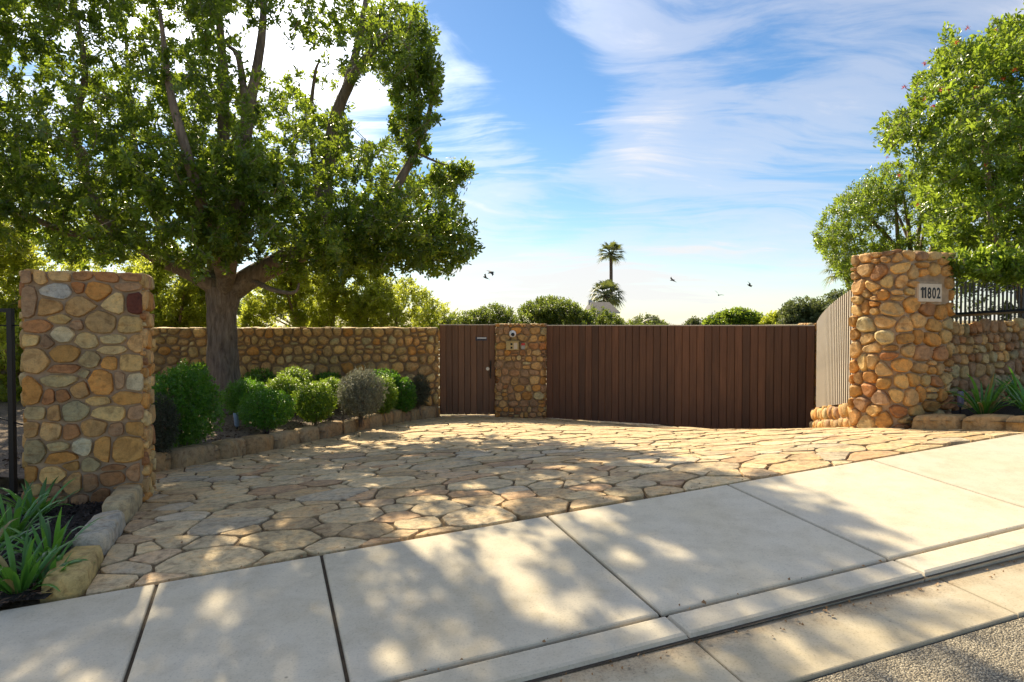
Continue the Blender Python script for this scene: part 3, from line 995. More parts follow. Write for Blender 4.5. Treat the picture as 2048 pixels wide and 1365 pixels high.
# ---- plaque 11802
def plaque():
    s0 = s_plq0
    w, h = 0.368, 0.208
    a = np.array(fm_r(s0 - 0.02, 0.37, 0.0)); b = np.array(fm_r(s0 + 0.3, 0.37, 0.0))
    ux = A2
    out = -N2
    c = at(1859, 586, 8.06)
    # centre lies on the front face, proud of the stones
    k = (B2 @ N2 - 0.052) / (c[:2] @ N2)
    c = c * k
    z = c[2]
    root = empty('number_plaque', (c[0], c[1], z))
    tag(root, 'pale rectangular house number plaque reading 11802 in black', 'plaque')
    m_ = MB()
    m_.box((0, 0, 0), np.append(ux * w / 2, 0), np.append(N2 * 0.012, 0), (0, 0, h / 2))
    m_.build('plate', M['plaque'], root)
    m_ = MB()
    m_.box(np.append(N2 * 0.037, 0), np.append(ux * (w / 2 + .03), 0), np.append(N2 * 0.024, 0), (0, 0, h / 2 + .03))
    m_.build('mortar_bed', M['mortar'], root)
    ang = math.atan2(A2[1], A2[0])
    xs = [-0.128, -0.083, -0.018, 0.058, 0.132]
    for ch, xo in zip('11802', xs):
        p = ux * xo - N2 * 0.0135
        if ch == '1':
            k_ = MB()
            sw, hh = 0.0125, 0.128
            pr_ = [(-sw, 0), (sw, 0), (sw, hh), (-sw * 0.4, hh), (-sw * 2.5, hh * 0.84), (-sw * 2.5, hh * 0.70), (-sw, hh * 0.77)]
            n_ = len(pr_)
            k_.add([(a_, 0, b_) for a_, b_ in pr_] + [(a_, -0.003, b_) for a_, b_ in pr_], [tuple(range(n_)), tuple(range(2 * n_ - 1, n_ - 1, -1))] + [(i, n_ + i, n_ + (i + 1) % n_, (i + 1) % n_) for i in range(n_)])
            t = k_.build('digit', M['ink'], root)
        else:
            cu = bpy.data.curves.new('digit_outline', 'FONT')
            cu.body = ch
            cu.size = 0.178
            cu.extrude = 0.0015
            cu.offset = 0.0035
            cu.align_x = 'CENTER'
            tmp = bpy.data.objects.new('digit_outline', cu)
            COL.objects.link(tmp)
            bpy.context.view_layer.update()
            me = bpy.data.meshes.new_from_object(tmp.evaluated_get(bpy.context.evaluated_depsgraph_get()))
            bpy.data.objects.remove(tmp)
            me.name = 'digit'
            me.transform(__import__('mathutils').Matrix.Rotation(math.pi / 2, 4, 'X'))
            me.materials.clear()
            me.materials.append(M['ink'])
            t = link(bpy.data.objects.new('digit', me), root)
            t.scale = (0.72, 1, 1)
        t.rotation_euler = (0, 0, ang)
        t.location = (p[0], p[1], -0.064)


plaque()

# ---- wall behind the planting bed
WL, WR = np.array([-8.6, 11.35]), np.array([-1.41, 12.95])
wdir = (WR - WL) / np.linalg.norm(WR - WL)
wn = np.array([wdir[1], -wdir[0]])
wl = np.linalg.norm(WR - WL)
WTOP = -0.055
mb = MB()
mb.prism([WL, WR, WR - wn * 0.36, WL - wn * 0.36], -2.0, WTOP - 0.01)
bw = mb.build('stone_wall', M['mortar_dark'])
tag(bw, 'long low wall of rounded tan cobbles behind the clipped shrubs', 'wall', 'stone boundary walls')
fm, L = path_map([WL, WR])
ws = courses(L, WTOP + 1.80, 0.15, 0.25, (0.8, 1.35), 'tttoyyyyyttmt', 0.3, y0=-1.80)
vis = lambda q: fm(q[0], 0, 0)[0] / fm(q[0], 0, 0)[1] > -0.60 or q[1] > -0.6
cnt = lay([q for q in ws if q[0] > L - 5.75], fm, 0.026, bw, (0.035, 0.06), bounds=(L - 5.75, L, -1.80, WTOP), flat=(0.55, 0.72), round_=2, over=1.25, n=10, hewn=False,
          keep=lambda q: q[1] > -1.62)
tops = courses(5.75, 0.36, 0.16, 0.2, (1.2, 2.2), 'yymg')
lay(tops, lambda s, t, d: tuple((WL + wdir * (L - 5.75 + s) - wn * t).tolist()) + (WTOP - 0.012 + d,), 0.014, bw, (0.010, 0.018), bounds=(0, 5.75, 0, 0.36), name='coping_stone')
fm2, _ = path_map([WR, WR - wn * 0.36])
lay(courses(0.36, WTOP + 1.8, 0.15, 0.24, y0=-1.8), fm2, 0.02, bw, (0.02, 0.035), bounds=(0.0, 0.36, -1.8, WTOP))

# ---- pillar between the two gates
G0, G1 = np.array([-0.305, 12.93]), np.array([0.63, 12.88])
gd = (G1 - G0) / np.linalg.norm(G1 - G0)
gn = np.array([gd[1], -gd[0]])
gw = float(np.linalg.norm(G1 - G0))
GTOP = 0.02
gp = [G0 - gn * 0.5, G0]
for k in range(7):
    a = k / 6 * math.pi / 2
    rad = 0.16
    cpt = G1 - gd * rad - gn * rad
    gp.append(cpt + gn * rad * math.cos(a) + gd * rad * math.sin(a))
gp.append(G1 - gn * 0.5)
mb = MB()
cen = (G0 + G1) / 2 - gn * 0.25
mb.prism([cen + (p - cen) * 0.97 for p in gp], -2.1, GTOP - 0.015)
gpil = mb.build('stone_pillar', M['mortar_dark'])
tag(gpil, 'stone pillar between the two brown gates, carrying camera and entry panel', 'pillar', 'stone gate pillars')
fm_g, L_g = path_map(gp)
lay(courses(L_g, GTOP + 1.92, 0.09, 0.17, (0.8, 1.7), 'ttooyppprm', y0=-1.92), fm_g, 0.016, gpil, (0.016, 0.032), bounds=(0.0, L_g, -1.92, GTOP), flat=(0.7, 0.86), n=10, kk=0.86)
lay(courses(gw, 0.5, 0.14, 0.2, codes='yymg'), lambda s, t, d: tuple((G0 + gd * s - gn * t).tolist()) + (GTOP - 0.02 + d,), 0.016, gpil, (0.012, 0.02), bounds=(0.0, gw - .03, 0.02, 0.46))

# ---- low wall with the slat fence, curving back from the right pillar to the gate
A0 = B2 + N2 * (RD - 0.03) + A2 * 0.03
fp = [A0]
ang = R(87)
for k in range(22):
    ang -= R(0.75)
    fp.append(fp[-1] + 0.1 * np.array([math.cos(ang), math.sin(ang)]))
fp = np.array(fp)                                        # the slat line
lw = [np.array(q) for q in fp[::-1]]                     # travel towards the street so that outward = the drive
fm_l, L_l = path_map(lw)


def slope_top(s):                                        # s measured from the far end
    return -1.345 + 0.34 * (s / L_l) ** 1.0


cl = np.array(lw)
mb = MB()
tn = np.array([[-(cl[min(i + 1, len(cl) - 1)] - cl[max(i - 1, 0)])[1], (cl[min(i + 1, len(cl) - 1)] - cl[max(i - 1, 0)])[0]] for i in range(len(cl))])
tn /= np.linalg.norm(tn, axis=1)[:, None]
inner = cl + tn * 0.3
for i in range(len(cl) - 1):
    za, zb = slope_top(L_l * i / (len(cl) - 1)), slope_top(L_l * (i + 1) / (len(cl) - 1))
    mb.add([(*cl[i], -2.1), (*cl[i + 1], -2.1), (*inner[i + 1], -2.1), (*inner[i], -2.1), (*cl[i], za), (*cl[i + 1], zb), (*inner[i + 1], zb), (*inner[i], za)],
           [(3, 2, 1, 0), (4, 5, 6, 7), (0, 1, 5, 4), (2, 3, 7, 6)])
mb.add([(*cl[0], -2.1), (*inner[0], -2.1), (*inner[0], slope_top(0)), (*cl[0], slope_top(0))], [(3, 2, 1, 0)])
lwall = mb.build('stone_wall', M['mortar'])
tag(lwall, 'knee-high curved wall of golden cobbles below the pale vertical slats', 'wall', 'stone boundary walls')
st = []
y = 0.0
for row in range(5):
    h = random.uniform(0.11, 0.16)
    x = 0
    while x < L_l:
        w = random.uniform(0.10, 0.2)
        t0 = slope_top(x + w / 2)
        st.append((x + w / 2, t0 - y - h / 2 + random.uniform(-.02, .02), w, h, random.choice('tyyyoomtp')))
        x += w
    y += h
fm_ll = lambda s, t, d: fm_l(s, t, d)
lay(st, fm_ll, 0.016, lwall, (0.03, 0.055), flat=(0.5, 0.7), round_=2, over=1.2, n=10, hewn=False)
# coping bed on top is mortar; slats stand on it
sf = empty('slat_fence', (fp[0][0], fp[0][1], slope_top(L_l)))
tag(sf, 'fence of narrow pale vertical slats curving back from the numbered pillar', 'fence', 'slat fences')
cumf = np.concatenate([[0], np.cumsum(np.sqrt(((fp[1:] - fp[:-1]) ** 2).sum(1)))])
slat_me = {}
s_ = 0.05
base0 = np.array([fp[0][0], fp[0][1], slope_top(L_l)])


def fence_pt(s):
    return np.array([np.interp(s, cumf, fp[:, 0]), np.interp(s, cumf, fp[:, 1])])


def slat_box(w, d):
    """a pale batten with a fin behind, the shade of its sides put into its colour"""
    m_ = MB()
    m_.box((0, 0.026, 0.5), (w / 2, 0, 0), (0, d / 2, 0), (0, 0, 0.5))
    m_.box((0, -0.0055, 0.5), (w / 2 - 0.004, 0, 0), (0, 0.024, 0), (0, 0, 0.498))  # fin coloured dark to stand for the shaded sides between slats
    me_o = m_.build('slat', M['slat'])
    me = me_o.data
    me.materials.append(M['fin_shade'])
    for i, p_ in enumerate(me.polygons):
        p_.material_index = 0 if i < 6 else 1
    bpy.data.objects.remove(me_o)
    return me


sl_me = slat_box(0.022, 0.010)
while s_ < cumf[-1] - 0.02:
    p = fence_pt(s_)
    q = fence_pt(s_ + 0.02)
    a = math.atan2(q[1] - p[1], q[0] - p[0])
    zb = slope_top(L_l - s_) + 0.035
    top = 0.505 - 0.215 * s_
    nn = np.array([math.sin(a), -math.cos(a)])
    o = bpy.data.objects.new('slat', sl_me)
    o.location = (p[0] + nn[0] * 0.1 * 0 + 0.07 - base0[0], p[1] - base0[1], zb - base0[2])
    o.rotation_euler = (0, 0, a)
    o.scale = (1, 1, top - zb)
    link(o, sf)
    s_ += 0.074
for dz, nm in ((0.16, 'rail'), (1.15, 'rail')):
    m_ = MB()
    pts = [(*(fence_pt(k) + np.array([0.07, 0.0]) + np.array([0.05, 0.0])), slope_top(L_l - k) + 0.035 + dz) for k in np.linspace(0.0, cumf[-1], 14)]
    m_.tube([np.array(p_) - base0 for p_ in pts], 0.022, 4)
    m_.build(nm, M['black'], sf)
# stone post that the gate closes against
PQ = np.array([5.20, 11.72])
mb = MB()
pp = [PQ + np.array(q) for q in ((0, 0), (0.55, 0), (0.55, 0.55), (0, 0.55))]
mb.prism(pp, -2.2, 0.03)
gpost = mb.build('stone_pillar', M['mortar'])
tag(gpost, 'stone gate post seen as a thin strip between the brown gate and pale slats', 'pillar', 'stone gate pillars')
for path, hw in (([pp[3], pp[0]], 0.55), ([pp[0], pp[1]], 0.55)):
    fm, L = path_map(path)
    lay(courses(hw, 2.0, 0.11, 0.19, y0=-1.97), fm, 0.018, gpost, (0.03, 0.05), bounds=(0, hw, -1.97, 0.03), flat=(.55, .75))

# ---- right boundary wall under the black fence
RW0 = B2 + A2 * (RW - 0.02) + N2 * 0.22
mb = MB()
RWL = 4.2


def rw_top(s):
    return -0.035 + 0.047 * s


q = [RW0, RW0 + A2 * RWL, RW0 + A2 * RWL + N2 * 0.35, RW0 + N2 * 0.35]
mb.prism(q, -1.5, [rw_top(0), rw_top(RWL), rw_top(RWL), rw_top(0)])
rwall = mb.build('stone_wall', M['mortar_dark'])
tag(rwall, 'shaded stone wall under the black fence, green plants before it', 'wall', 'stone boundary walls')
fm, L = path_map([RW0, RW0 + A2 * RWL])
st = [(a, b + 0.047 * a, c, d, e) for a, b, c, d, e in courses(RWL, 1.4, 0.11, 0.2, (0.7, 1.4), 'tttppprrysm', y0=-1.44)]
lay(st, fm, 0.016, rwall, (0.03, 0.05), bounds=(0, RWL, -1.44, 0.2), flat=(0.62, 0.8), round_=1, over=1.6, n=10, keep=lambda q: q[1] < rw_top(q[0]) - 0.03)
lay(courses(RWL, 0.35, 0.15, 0.2, (1.0, 2.0), 'yymg'), lambda s, t, d: tuple((RW0 + A2 * s + N2 * t).tolist()) + (rw_top(s) - 0.008 + d,), 0.016, rwall, (0.010, 0.018),
    bounds=(0, RWL, 0, 0.35), name='coping_stone')
bf0 = RW0 + N2 * 0.14
bf = empty('picket_fence', (bf0[0], bf0[1], rw_top(0)))
tag(bf, 'black metal fence of close upright bars on the right-hand stone wall', 'fence', 'slat fences')
m_ = MB()
m_.box((0, 0, 0.5), (0.014, 0, 0), (0, 0.006, 0), (0, 0, 0.5))
tmp = m_.build('bar', M['black'])
bar_me = tmp.data
bpy.data.objects.remove(tmp)
s_ = 0.06
while s_ < RWL - 0.05:
    p = A2 * s_
    o = bpy.data.objects.new('bar', bar_me)
    o.location = (p[0], p[1], 0.047 * s_ + 0.005)
    o.rotation_euler = (0, 0, math.atan2(A2[1], A2[0]))
    o.scale = (1, 1, 0.845)
    link(o, bf)
    s_ += 0.0785
for dz in (0.135, 0.715):
    m_ = MB()
    m_.tube([np.append(A2 * k - N2 * 0.028, dz + 0.047 * k) for k in (0.0, RWL)], 0.028, 4)
    m_.build('rail', M['black'], bf)

# ------------------------------------------------------------------ gates
def board_mesh(name, w, h, t, mat):
    """one board with eased edges, standing on the origin"""
    e = 0.006
    pr_ = [(-w / 2, t), (-w / 2, e), (-w / 2 + e, 0), (w / 2 - e, 0), (w / 2, e), (w / 2, t)]
    n = len(pr_)
    vs = [(x, y, 0) for x, y in pr_] + [(x, y, h) for x, y in pr_]
    fs = [(i, (i + 1) % n, n + (i + 1) % n, n + i) for i in range(n)] + [tuple(range(n - 1, -1, -1)), tuple(range(n, 2 * n))]
    return vs, fs


def gate(p0, p1, z0a, z0b, ztop, nb, wood, label, cat='gate', group=None, name='gate'):
    p0, p1 = np.array(p0), np.array(p1)
    d = (p1 - p0)
    W = np.linalg.norm(d)
    d /= W
    ang = math.atan2(d[1], d[0])
    root = empty(name, (p0[0], p0[1], min(z0a, z0b)))
    root.rotation_euler = (0, 0, ang)
    tag(root, label, cat, group)
    zb = min(z0a, z0b)
    pw = W / nb
    for i in range(nb):
        f = (i + 0.5) / nb
        b0 = z0a + (z0b - z0a) * f - zb
        vs, fs = board_mesh('board', pw - 0.004, ztop - zb - b0 - 0.02, 0.035, wood)
        o = mesh_obj('board', vs, fs, wood, root)
        o.location = ((i + 0.5) * pw, random.uniform(-0.0015, 0.0015), b0)
    m_ = MB()
    m_.box((W / 2, 0.027, ztop - zb - 0.011), (W / 2, 0, 0), (0, 0.030, 0), (0, 0, 0.009))
    m_.build('top_rail', M['steel'] if False else M['slat'], root)
    m_ = MB()
    for hh in (0.25, 0.95, 1.6):
        m_.box((W / 2, 0.082, hh), (W / 2 - 0.02, 0, 0), (0, 0.028, 0), (0, 0, 0.05))
    hb = max(z0a, z0b) - zb + 0.03
    m_.box((W / 2, 0.045, (ztop - zb + hb) / 2 - .015), (W / 2 + 0.008, 0, 0), (0, 0.006, 0), (0, 0, (ztop - zb - hb) / 2 - 0.012))
    m_.build('frame', M['black'], root)
    return root, d, ang


g_l, g_r = np.array([0.665, 13.06]), np.array([5.16, 11.53])
gdir = (g_r - g_l) / np.linalg.norm(g_r - g_l)
# the seam between the leaves, at u = 1335
tt = 0
ux = (1335 - 1024) / F
tt = (ux * g_l[1] - g_l[0]) / (gdir[0] - ux * gdir[1])
mid = g_l + gdir * tt
gate(g_l, mid - gdir * 0.002, -1.80, -1.83, 0.0, 18, M['wood'], 'dark brown plank gate leaf next to the stone pillar with the camera', group='driveway gate leaves', name='gate_leaf')
gate(mid + gdir * 0.002, g_r, -1.83, -1.93, 0.0, int(round((np.linalg.norm(g_r - mid)) / 0.131)), M['wood'], 'brown plank gate leaf next to the pale slat fence', group='driveway gate leaves', name='gate_leaf')
sg0, sg1 = np.array([-1.395, 13.06]), np.array([-0.325, 13.06])
side, _, _ = gate(sg0, sg1, -1.735, -1.735, 0.012, 9, M['wood2'], 'narrow brown plank side gate with a small sign near its top', name='side_gate')
# latch and pull handle
zb = -1.735
m_ = MB()
m_.tube([(0.985, -0.045, 0.70), (0.985, -0.045, 1.05)], 0.011, 8)
for h_ in (0.73, 1.02):
    m_.tube([(0.985, 0.0, h_), (0.985, -0.045, h_)], 0.009, 6)
m_.build('handle', M['black'], side)
m_ = MB()
m_.tube([(0.925, 0.0, 0.885), (0.925, -0.03, 0.885)], [0.035, 0.033], 14)
m_.tube([(0.925, -0.03, 0.885), (0.925, -0.05, 0.885)], [0.018, 0.016], 10)
m_.build('lock', M['steel'], side)
# small dark sign with a pale printed band
sgn = empty('sign', (sg0[0] + 0.80, 13.052, -0.27))
tag(sgn, 'small dark sign with a pale band on the narrow side gate', 'sign')
m_ = MB()
m_.box((0, 0, 0), (0.108, 0, 0), (0, 0.004, 0), (0, 0, 0.036))
m_.build('plate', M['navy'], sgn)
m_ = MB()
m_.box((0.012, -0.0055, 0.014), (0.088, 0, 0), (0, 0.0012, 0), (0, 0, 0.010))
m_.build('band', M['white'], sgn)

# things on the pillar between the gates
camr = empty('security_camera', (*(G0 + gd * 0.318 + gn * 0.03), -0.172))
camr.rotation_euler = (0, 0, math.atan2(gd[1], gd[0]))
tag(camr, 'white round security camera with dark lens on pillar between gates', 'camera')
m_ = MB()
m_.tube([(0, 0.0, 0), (0, -0.035, 0), (0, -0.05, 0)], [0.068, 0.068, 0.058], 20)
m_.build('base', M['white'], camr, True)
m_ = MB()
pts, rr = [], []
for k in range(7):
    a = k / 6 * math.pi / 2
    pts.append((0.008, -0.05 - 0.035 * math.sin(a), -0.012)); rr.append(max(0.001, 0.036 * math.cos(a)))
m_.tube(pts, rr, 14)
m_.build('lens', M['lens'], camr, True)
inter = empty('intercom', (*(G0 + gd * 0.315 + gn * 0.03), -0.40))
inter.rotation_euler = (0, 0, math.atan2(gd[1], gd[0]))
tag(inter, 'brass entry panel with two black openings below the white camera', 'intercom')
m_ = MB()
m_.box((0, -0.02, 0), (0.12, 0, 0), (0, 0.03, 0), (0, 0, 0.078))
m_.build('case', M['brass'], inter)
m_ = MB()
m_.box((0, -0.04, 0.088), (0.132, 0, 0), (0, 0.055, 0), (0, 0, 0.007))
m_.build('hood', M['brass'], inter)
for z_ in (0.032, -0.034):
    m_ = MB()
    m_.box((-0.015, -0.053, z_), (0.019, 0, 0), (0, 0.004, 0), (0, 0, 0.019))
    m_.build('button', M['lens'], inter)
m_ = MB()
m_.box((0.062, -0.052, 0), (0.034, 0, 0), (0, 0.003, 0), (0, 0, 0.06))
m_.build('speaker_plate', M['plaque'], inter)
kp = empty('call_box', (*(G0 + gd * 0.52 + gn * 0.03), -0.40))
kp.rotation_euler = (0, 0, math.atan2(gd[1], gd[0]))
tag(kp, 'small grey box with red upper half beside the brass entry panel', 'call box')
m_ = MB()
m_.box((0, -0.012, -0.03), (0.034, 0, 0), (0, 0.022, 0), (0, 0, 0.036))
m_.build('body', M['grey'], kp)
m_ = MB()
m_.box((0, -0.012, 0.03), (0.034, 0, 0), (0, 0.023, 0), (0, 0, 0.023))
m_.build('cover', M['red'], kp)

# ------------------------------------------------------------------ driveway of flagstones
KB0, KB1 = np.array([-3.80, 6.7]), np.array([-1.40, 12.75])     # foot of the planter kerb
kd = (KB1 - KB0) / np.linalg.norm(KB1 - KB0)
kn = np.array([kd[1], -kd[0]])                                   # towards the drive
LK0 = FR.copy()                                                  # short kerb from the left pillar to the pavement
LK1 = FR - N2 * 2.06


def in_drive(c, m=0.0):
    s, n = (c - O2) @ A2, (c - O2) @ N2
    if n < -0.02 - m: return False
    if (c - LK0) @ A2 < -0.06 - m and n < 2.6: return False
    if c[1] > 5.9 and (c - KB0) @ kn < -0.10 - m: return False
    if (c - g_l) @ np.array([gdir[1], -gdir[0]]) < -0.4 - m: return False
    if c[1] > 13.4 + m: return False
    if c[0] > 5.05 and c[1] > 6.2: return False
    if c[0] > 4.55 and (c[1] > 7.6 + 0.1) and c[1] < 10.2: return False
    return c[0] < 8


def base_z(q):
    n = (q - O2) @ N2
    z = Gv(q) - 0.013
    pl_ = -1.75 + 0.0318 * q[:, 0] + 0.0933 * q[:, 1] - 0.03
    return np.where(n < 0.22, np.minimum(z, pl_), z)


o = sheet('driveway', lambda c: in_drive(c, 0.25), -5, 8, 2, 14.2, 0.2, 0.0, M['joint'], zfn=base_z)
drive = o


def zd(x, y):
    return G(x, y)


def flags():
    seeds = []
    tries = 0
    while tries < 16000:
        tries += 1
        c = np.array([random.uniform(-4.6, 6.2), random.uniform(2.6, 13.8)])
        if not in_drive(c, 0.15):
            continue
        r_ = random.choice((0.14, 0.17, 0.21, 0.25, 0.30)) * random.uniform(0.9, 1.1)
        ok = True
        for q in seeds:
            dx = (c[0] - q[0]) * 0.86
            dy = (c[1] - q[1]) * 1.12
            if dx * dx + dy * dy < (0.60 * (r_ + q[2])) ** 2:
                ok = False
                break
        if ok:
            seeds.append((c[0], c[1], r_))
    P = np.array(seeds)
    Q = P[:, :2] * np.array([0.86, 1.12])
    res = []
    for i in range(len(P)):
        d2 = ((Q - Q[i]) ** 2).sum(1)
        idx = np.argsort(d2)[1:22]
        x, y, r_ = P[i]
        poly = [(x + 0.7 * math.cos(a), y + 0.55 * math.sin(a)) for a in np.linspace(0, 2 * math.pi, 9)[:-1]]
        gap = random.uniform(0.004, 0.011)
        for j in idx:
            e = P[j, :2] - P[i, :2]
            nr = e * np.array([0.86 ** 2, 1.12 ** 2])
            nl = np.linalg.norm(nr)
            nr = nr / nl
            # weighted (power) bisector
            w = (P[i, 2] ** 2 - P[j, 2] ** 2) * 0.5
            midd = (P[i, :2] + P[j, :2]) / 2
            poly = clip(poly, nr[0], nr[1], float(midd @ nr) + w / nl - gap / 2)
            if len(poly) < 3: break
        if len(poly) < 3: continue
        poly = clip(poly, -N2[0], -N2[1], -float(O2 @ N2) - 0.02)
        if y < 6.0 and len(poly) > 2:
            poly = clip(poly, -A2[0], -A2[1], -float(LK0 @ A2) - 0.0)
        elif len(poly) > 2:
            poly = clip(poly, -kn[0], -kn[1], -float(KB0 @ kn) + 0.03)
        if len(poly) < 3 or abs(area(poly)) < 0.008: continue
        if area(poly) < 0: poly = poly[::-1]
        res.append((x, y, poly))
    res.sort(key=lambda q: q[0] ** 2 + q[1] ** 2)
    FPAL = [(0.60, 0.455, 0.25), (0.57, 0.445, 0.27), (0.63, 0.485, 0.28), (0.60, 0.425, 0.245), (0.57, 0.47, 0.32), (0.65, 0.51, 0.30), (0.54, 0.385, 0.205), (0.55, 0.355, 0.19), (0.60, 0.465, 0.275)]
    rest_v, rest_f, rest_c = [], [], []
    for k, (x, y, poly) in enumerate(res):
        n = 17 if y < 7.5 else 12
        pl_ = chaikin(poly, 0.09)
        P_ = resample(pl_, n, random.random())
        c = P_.mean(0)
        lift = random.uniform(-0.003, 0.008)
        tx, ty = random.uniform(-0.012, 0.012), random.uniform(-0.012, 0.012)
        vs = []
        zz = Gv(P_)
        zc = G(*c)
        jr = 1 + rng.uniform(-0.055, 0.012, n)
        for sc, dz in ((1.0, -0.045), (0.99, -0.005), (0.965, 0.0)):
            for i in range(n):
                q = c + (P_[i] - c) * sc * jr[i]
                z = zc + (zz[i] - zc) * sc + dz + lift + (q[0] - c[0]) * tx + (q[1] - c[1]) * ty + (random.uniform(-0.0035, 0.002) if sc == 0.965 else 0)
                vs.append((q[0], q[1], z))
        fs = []
        for r_ in range(2):
            for i in range(n):
                j = (i + 1) % n
                fs.append((r_ * n + i, r_ * n + j, (r_ + 1) * n + j, (r_ + 1) * n + i))
        fs.append(tuple(range(2 * n, 3 * n)))
        col = random.choice(FPAL)
        kk = random.uniform(0.85, 1.12)
        if k < 298:
            o = mesh_obj('flagstone', vs, fs, M['flag'], drive)
            o.color = (col[0] * kk, col[1] * kk, col[2] * kk, 1)
        else:
            b = len(rest_v)
            rest_v += vs
            rest_f += [tuple(b + i for i in f) for f in fs]
    print('flags', len(res))
    if rest_v:
        o = mesh_obj('far_flagstones', rest_v, rest_f, M['flag'], drive)
        o.color = (0.61, 0.46, 0.26, 1)
        o['kind'] = 'stuff'


flags()

# ------------------------------------------------------------------ kerb stones
def rough_block(poly, z0, z1, seed, parent, mat='kerbstone', name='kerb_stone', col=None, dome=0.02, n=10):
    """a hewn block: rounded plan outline, uneven top"""
    P = resample(chaikin(poly, 0.12), n, 0)
    if area(P) < 0: P = P[::-1]
    c = P.mean(0)
    vs = []
    for sc, f in ((1.0, 0.0), (1.02, 0.45), (0.99, 0.86), (0.87, 1.0)):
        for i in range(n):
            q = c + (P[i] - c) * sc * (1 + random.uniform(-0.03, 0.03))
            zb_, zt_ = z0[0] + (q - c) @ np.array(z0[1:]), z1[0] + (q - c) @ np.array(z1[1:])
            vs.append((q[0], q[1], zb_ + (zt_ - zb_) * f + (random.uniform(-.008, .008) if f > 0.5 else 0)))
    vs.append((c[0], c[1], z1[0] + dome))
    fs = []
    for r_ in range(3):
        for i in range(n):
            j = (i + 1) % n
            fs.append((r_ * n + i, r_ * n + j, (r_ + 1) * n + j, (r_ + 1) * n + i))
    for i in range(n):
        fs.append((3 * n + i, 3 * n + (i + 1) % n, 4 * n))
    o = mesh_obj(name, vs, fs, M[mat], parent, True)
    o.color = (*(col or random.choice(((0.36, 0.26, 0.14), (0.33, 0.225, 0.12), (0.38, 0.25, 0.12), (0.40, 0.29, 0.16)))), 1)
    return o


def grad(x, y):
    e = 0.2
    return ((G(x + e, y) - G(x - e, y)) / (2 * e), (G(x, y + e) - G(x, y - e)) / (2 * e))


def u_on_line(u, p0, d):
    k = (u - 1024) / F
    return (k * p0[1] - p0[0]) / (d[0] - k * d[1])


kerb_l = empty('planter_kerb', (KB0[0], KB0[1], G(*KB0)))
tag(kerb_l, 'low kerb of hewn sandstone blocks along the shrub bed', 'kerb', 'stone bed kerbs')
us = [255, 345, 441, 497, 553, 604, 644, 690, 715, 742, 768, 790, 808, 825, 845, 874]
off = np.array([KB0[0], KB0[1], G(*KB0)])
ts = [u_on_line(u, KB0, kd) for u in us]
for a, b in zip(ts[:-1], ts[1:]):
    w = random.uniform(0.20, 0.25)
    p0, p1 = KB0 + kd * (a + 0.007), KB0 + kd * (b - 0.007)
    k = random.uniform(-0.012, 0.012)
    poly = [p0 + kn * k, p1 + kn * k, p1 - kn * w, p0 - kn * w]
    c = (p0 + p1) / 2
    gz = G(*c)
    gx = grad(*c)
    hgt = random.uniform(0.17, 0.205)
    o = rough_block([tuple(q - off[:2]) for q in poly], (gz - 0.06 - off[2], *gx), (gz + hgt - off[2], *gx), 0, kerb_l, n=12)

kerb_s = empty('bed_kerb', (LK1[0], LK1[1], G(*LK1)))
tag(kerb_s, 'three big rough kerb stones from the left pillar to the sidewalk', 'kerb', 'stone bed kerbs')
off = np.array([LK1[0], LK1[1], G(*LK1)])
for (a, b, w, col, h0, kink) in ((0.01, 0.56, 0.20, (0.54, 0.39, 0.15), 0.085, 0.03), (0.57, 1.28, 0.205, (0.47, 0.42, 0.33), 0.115, 0.0), (1.29, 2.05, 0.20, (0.50, 0.39, 0.22), 0.15, -0.02)):
    p0, p1 = LK1 + N2 * a, LK1 + N2 * b
    poly = [p0 + A2 * 0.0, p1 + A2 * 0.0, p1 - A2 * (w - .01), p0 - A2 * (w + kink)]
    c = (p0 + p1) / 2
    gz = G(*c)
    gx = grad(*c)
    rough_block([tuple(q - off[:2]) for q in poly], (gz - 0.1 - off[2], *gx), (gz + h0 - off[2], *gx), 0, kerb_s, col=col, dome=0.012, n=16)

kerb_r = empty('planter_kerb', (4.75, 7.6, G(4.75, 7.6)))
tag(kerb_r, 'curved kerb of golden stone blocks below the number pillar', 'kerb', 'stone bed kerbs')
off = np.array([4.75, 7.6, G(4.75, 7.6)])
rk = spline([(4.56, 7.72), (4.80, 7.50), (4.98, 7.15), (5.05, 6.75), (5.07, 6.42)], 8)
rk = np.array(rk)
cum = np.concatenate([[0], np.cumsum(np.sqrt(((rk[1:] - rk[:-1]) ** 2).sum(1)))])


def rkp(s):
    return np.array([np.interp(s, cum, rk[:, 0]), np.interp(s, cum, rk[:, 1])])


cuts = [0.0, 0.50, 0.98, cum[-1]]
for a, b in zip(cuts[:-1], cuts[1:]):
    pts = [rkp(s) for s in np.linspace(a + 0.006, b - 0.006, 4)]
    inn = []
    for i, p in enumerate(pts):
        t = rkp(min(cum[-1], a + (b - a) * i / 3 + 0.05)) - rkp(max(0, a + (b - a) * i / 3 - 0.05))
        t /= np.linalg.norm(t)
        inn.append(p + np.array([-t[1], t[0]]) * 0.22)
    c = np.mean(pts, 0)
    gz = G(*c)
    gx = grad(*c)
    rough_block([tuple(q - off[:2]) for q in pts + inn[::-1]], (gz - 0.1 - off[2], *gx), (gz + 0.155 - off[2], *gx), 0, kerb_r, col=(0.42, 0.28, 0.13), n=14)


# ------------------------------------------------------------------ beds
def bedz(q):
    q = np.atleast_2d(q)
    d = np.maximum(0, -((q - KB0) @ kn) - 0.1)
    nz = np.array([mnoise.noise(Vector((a * 2.1, b * 2.1, 0.3))) for a, b in q])
    return Gv(q) + 0.11 + 0.045 * d + 0.025 * nz


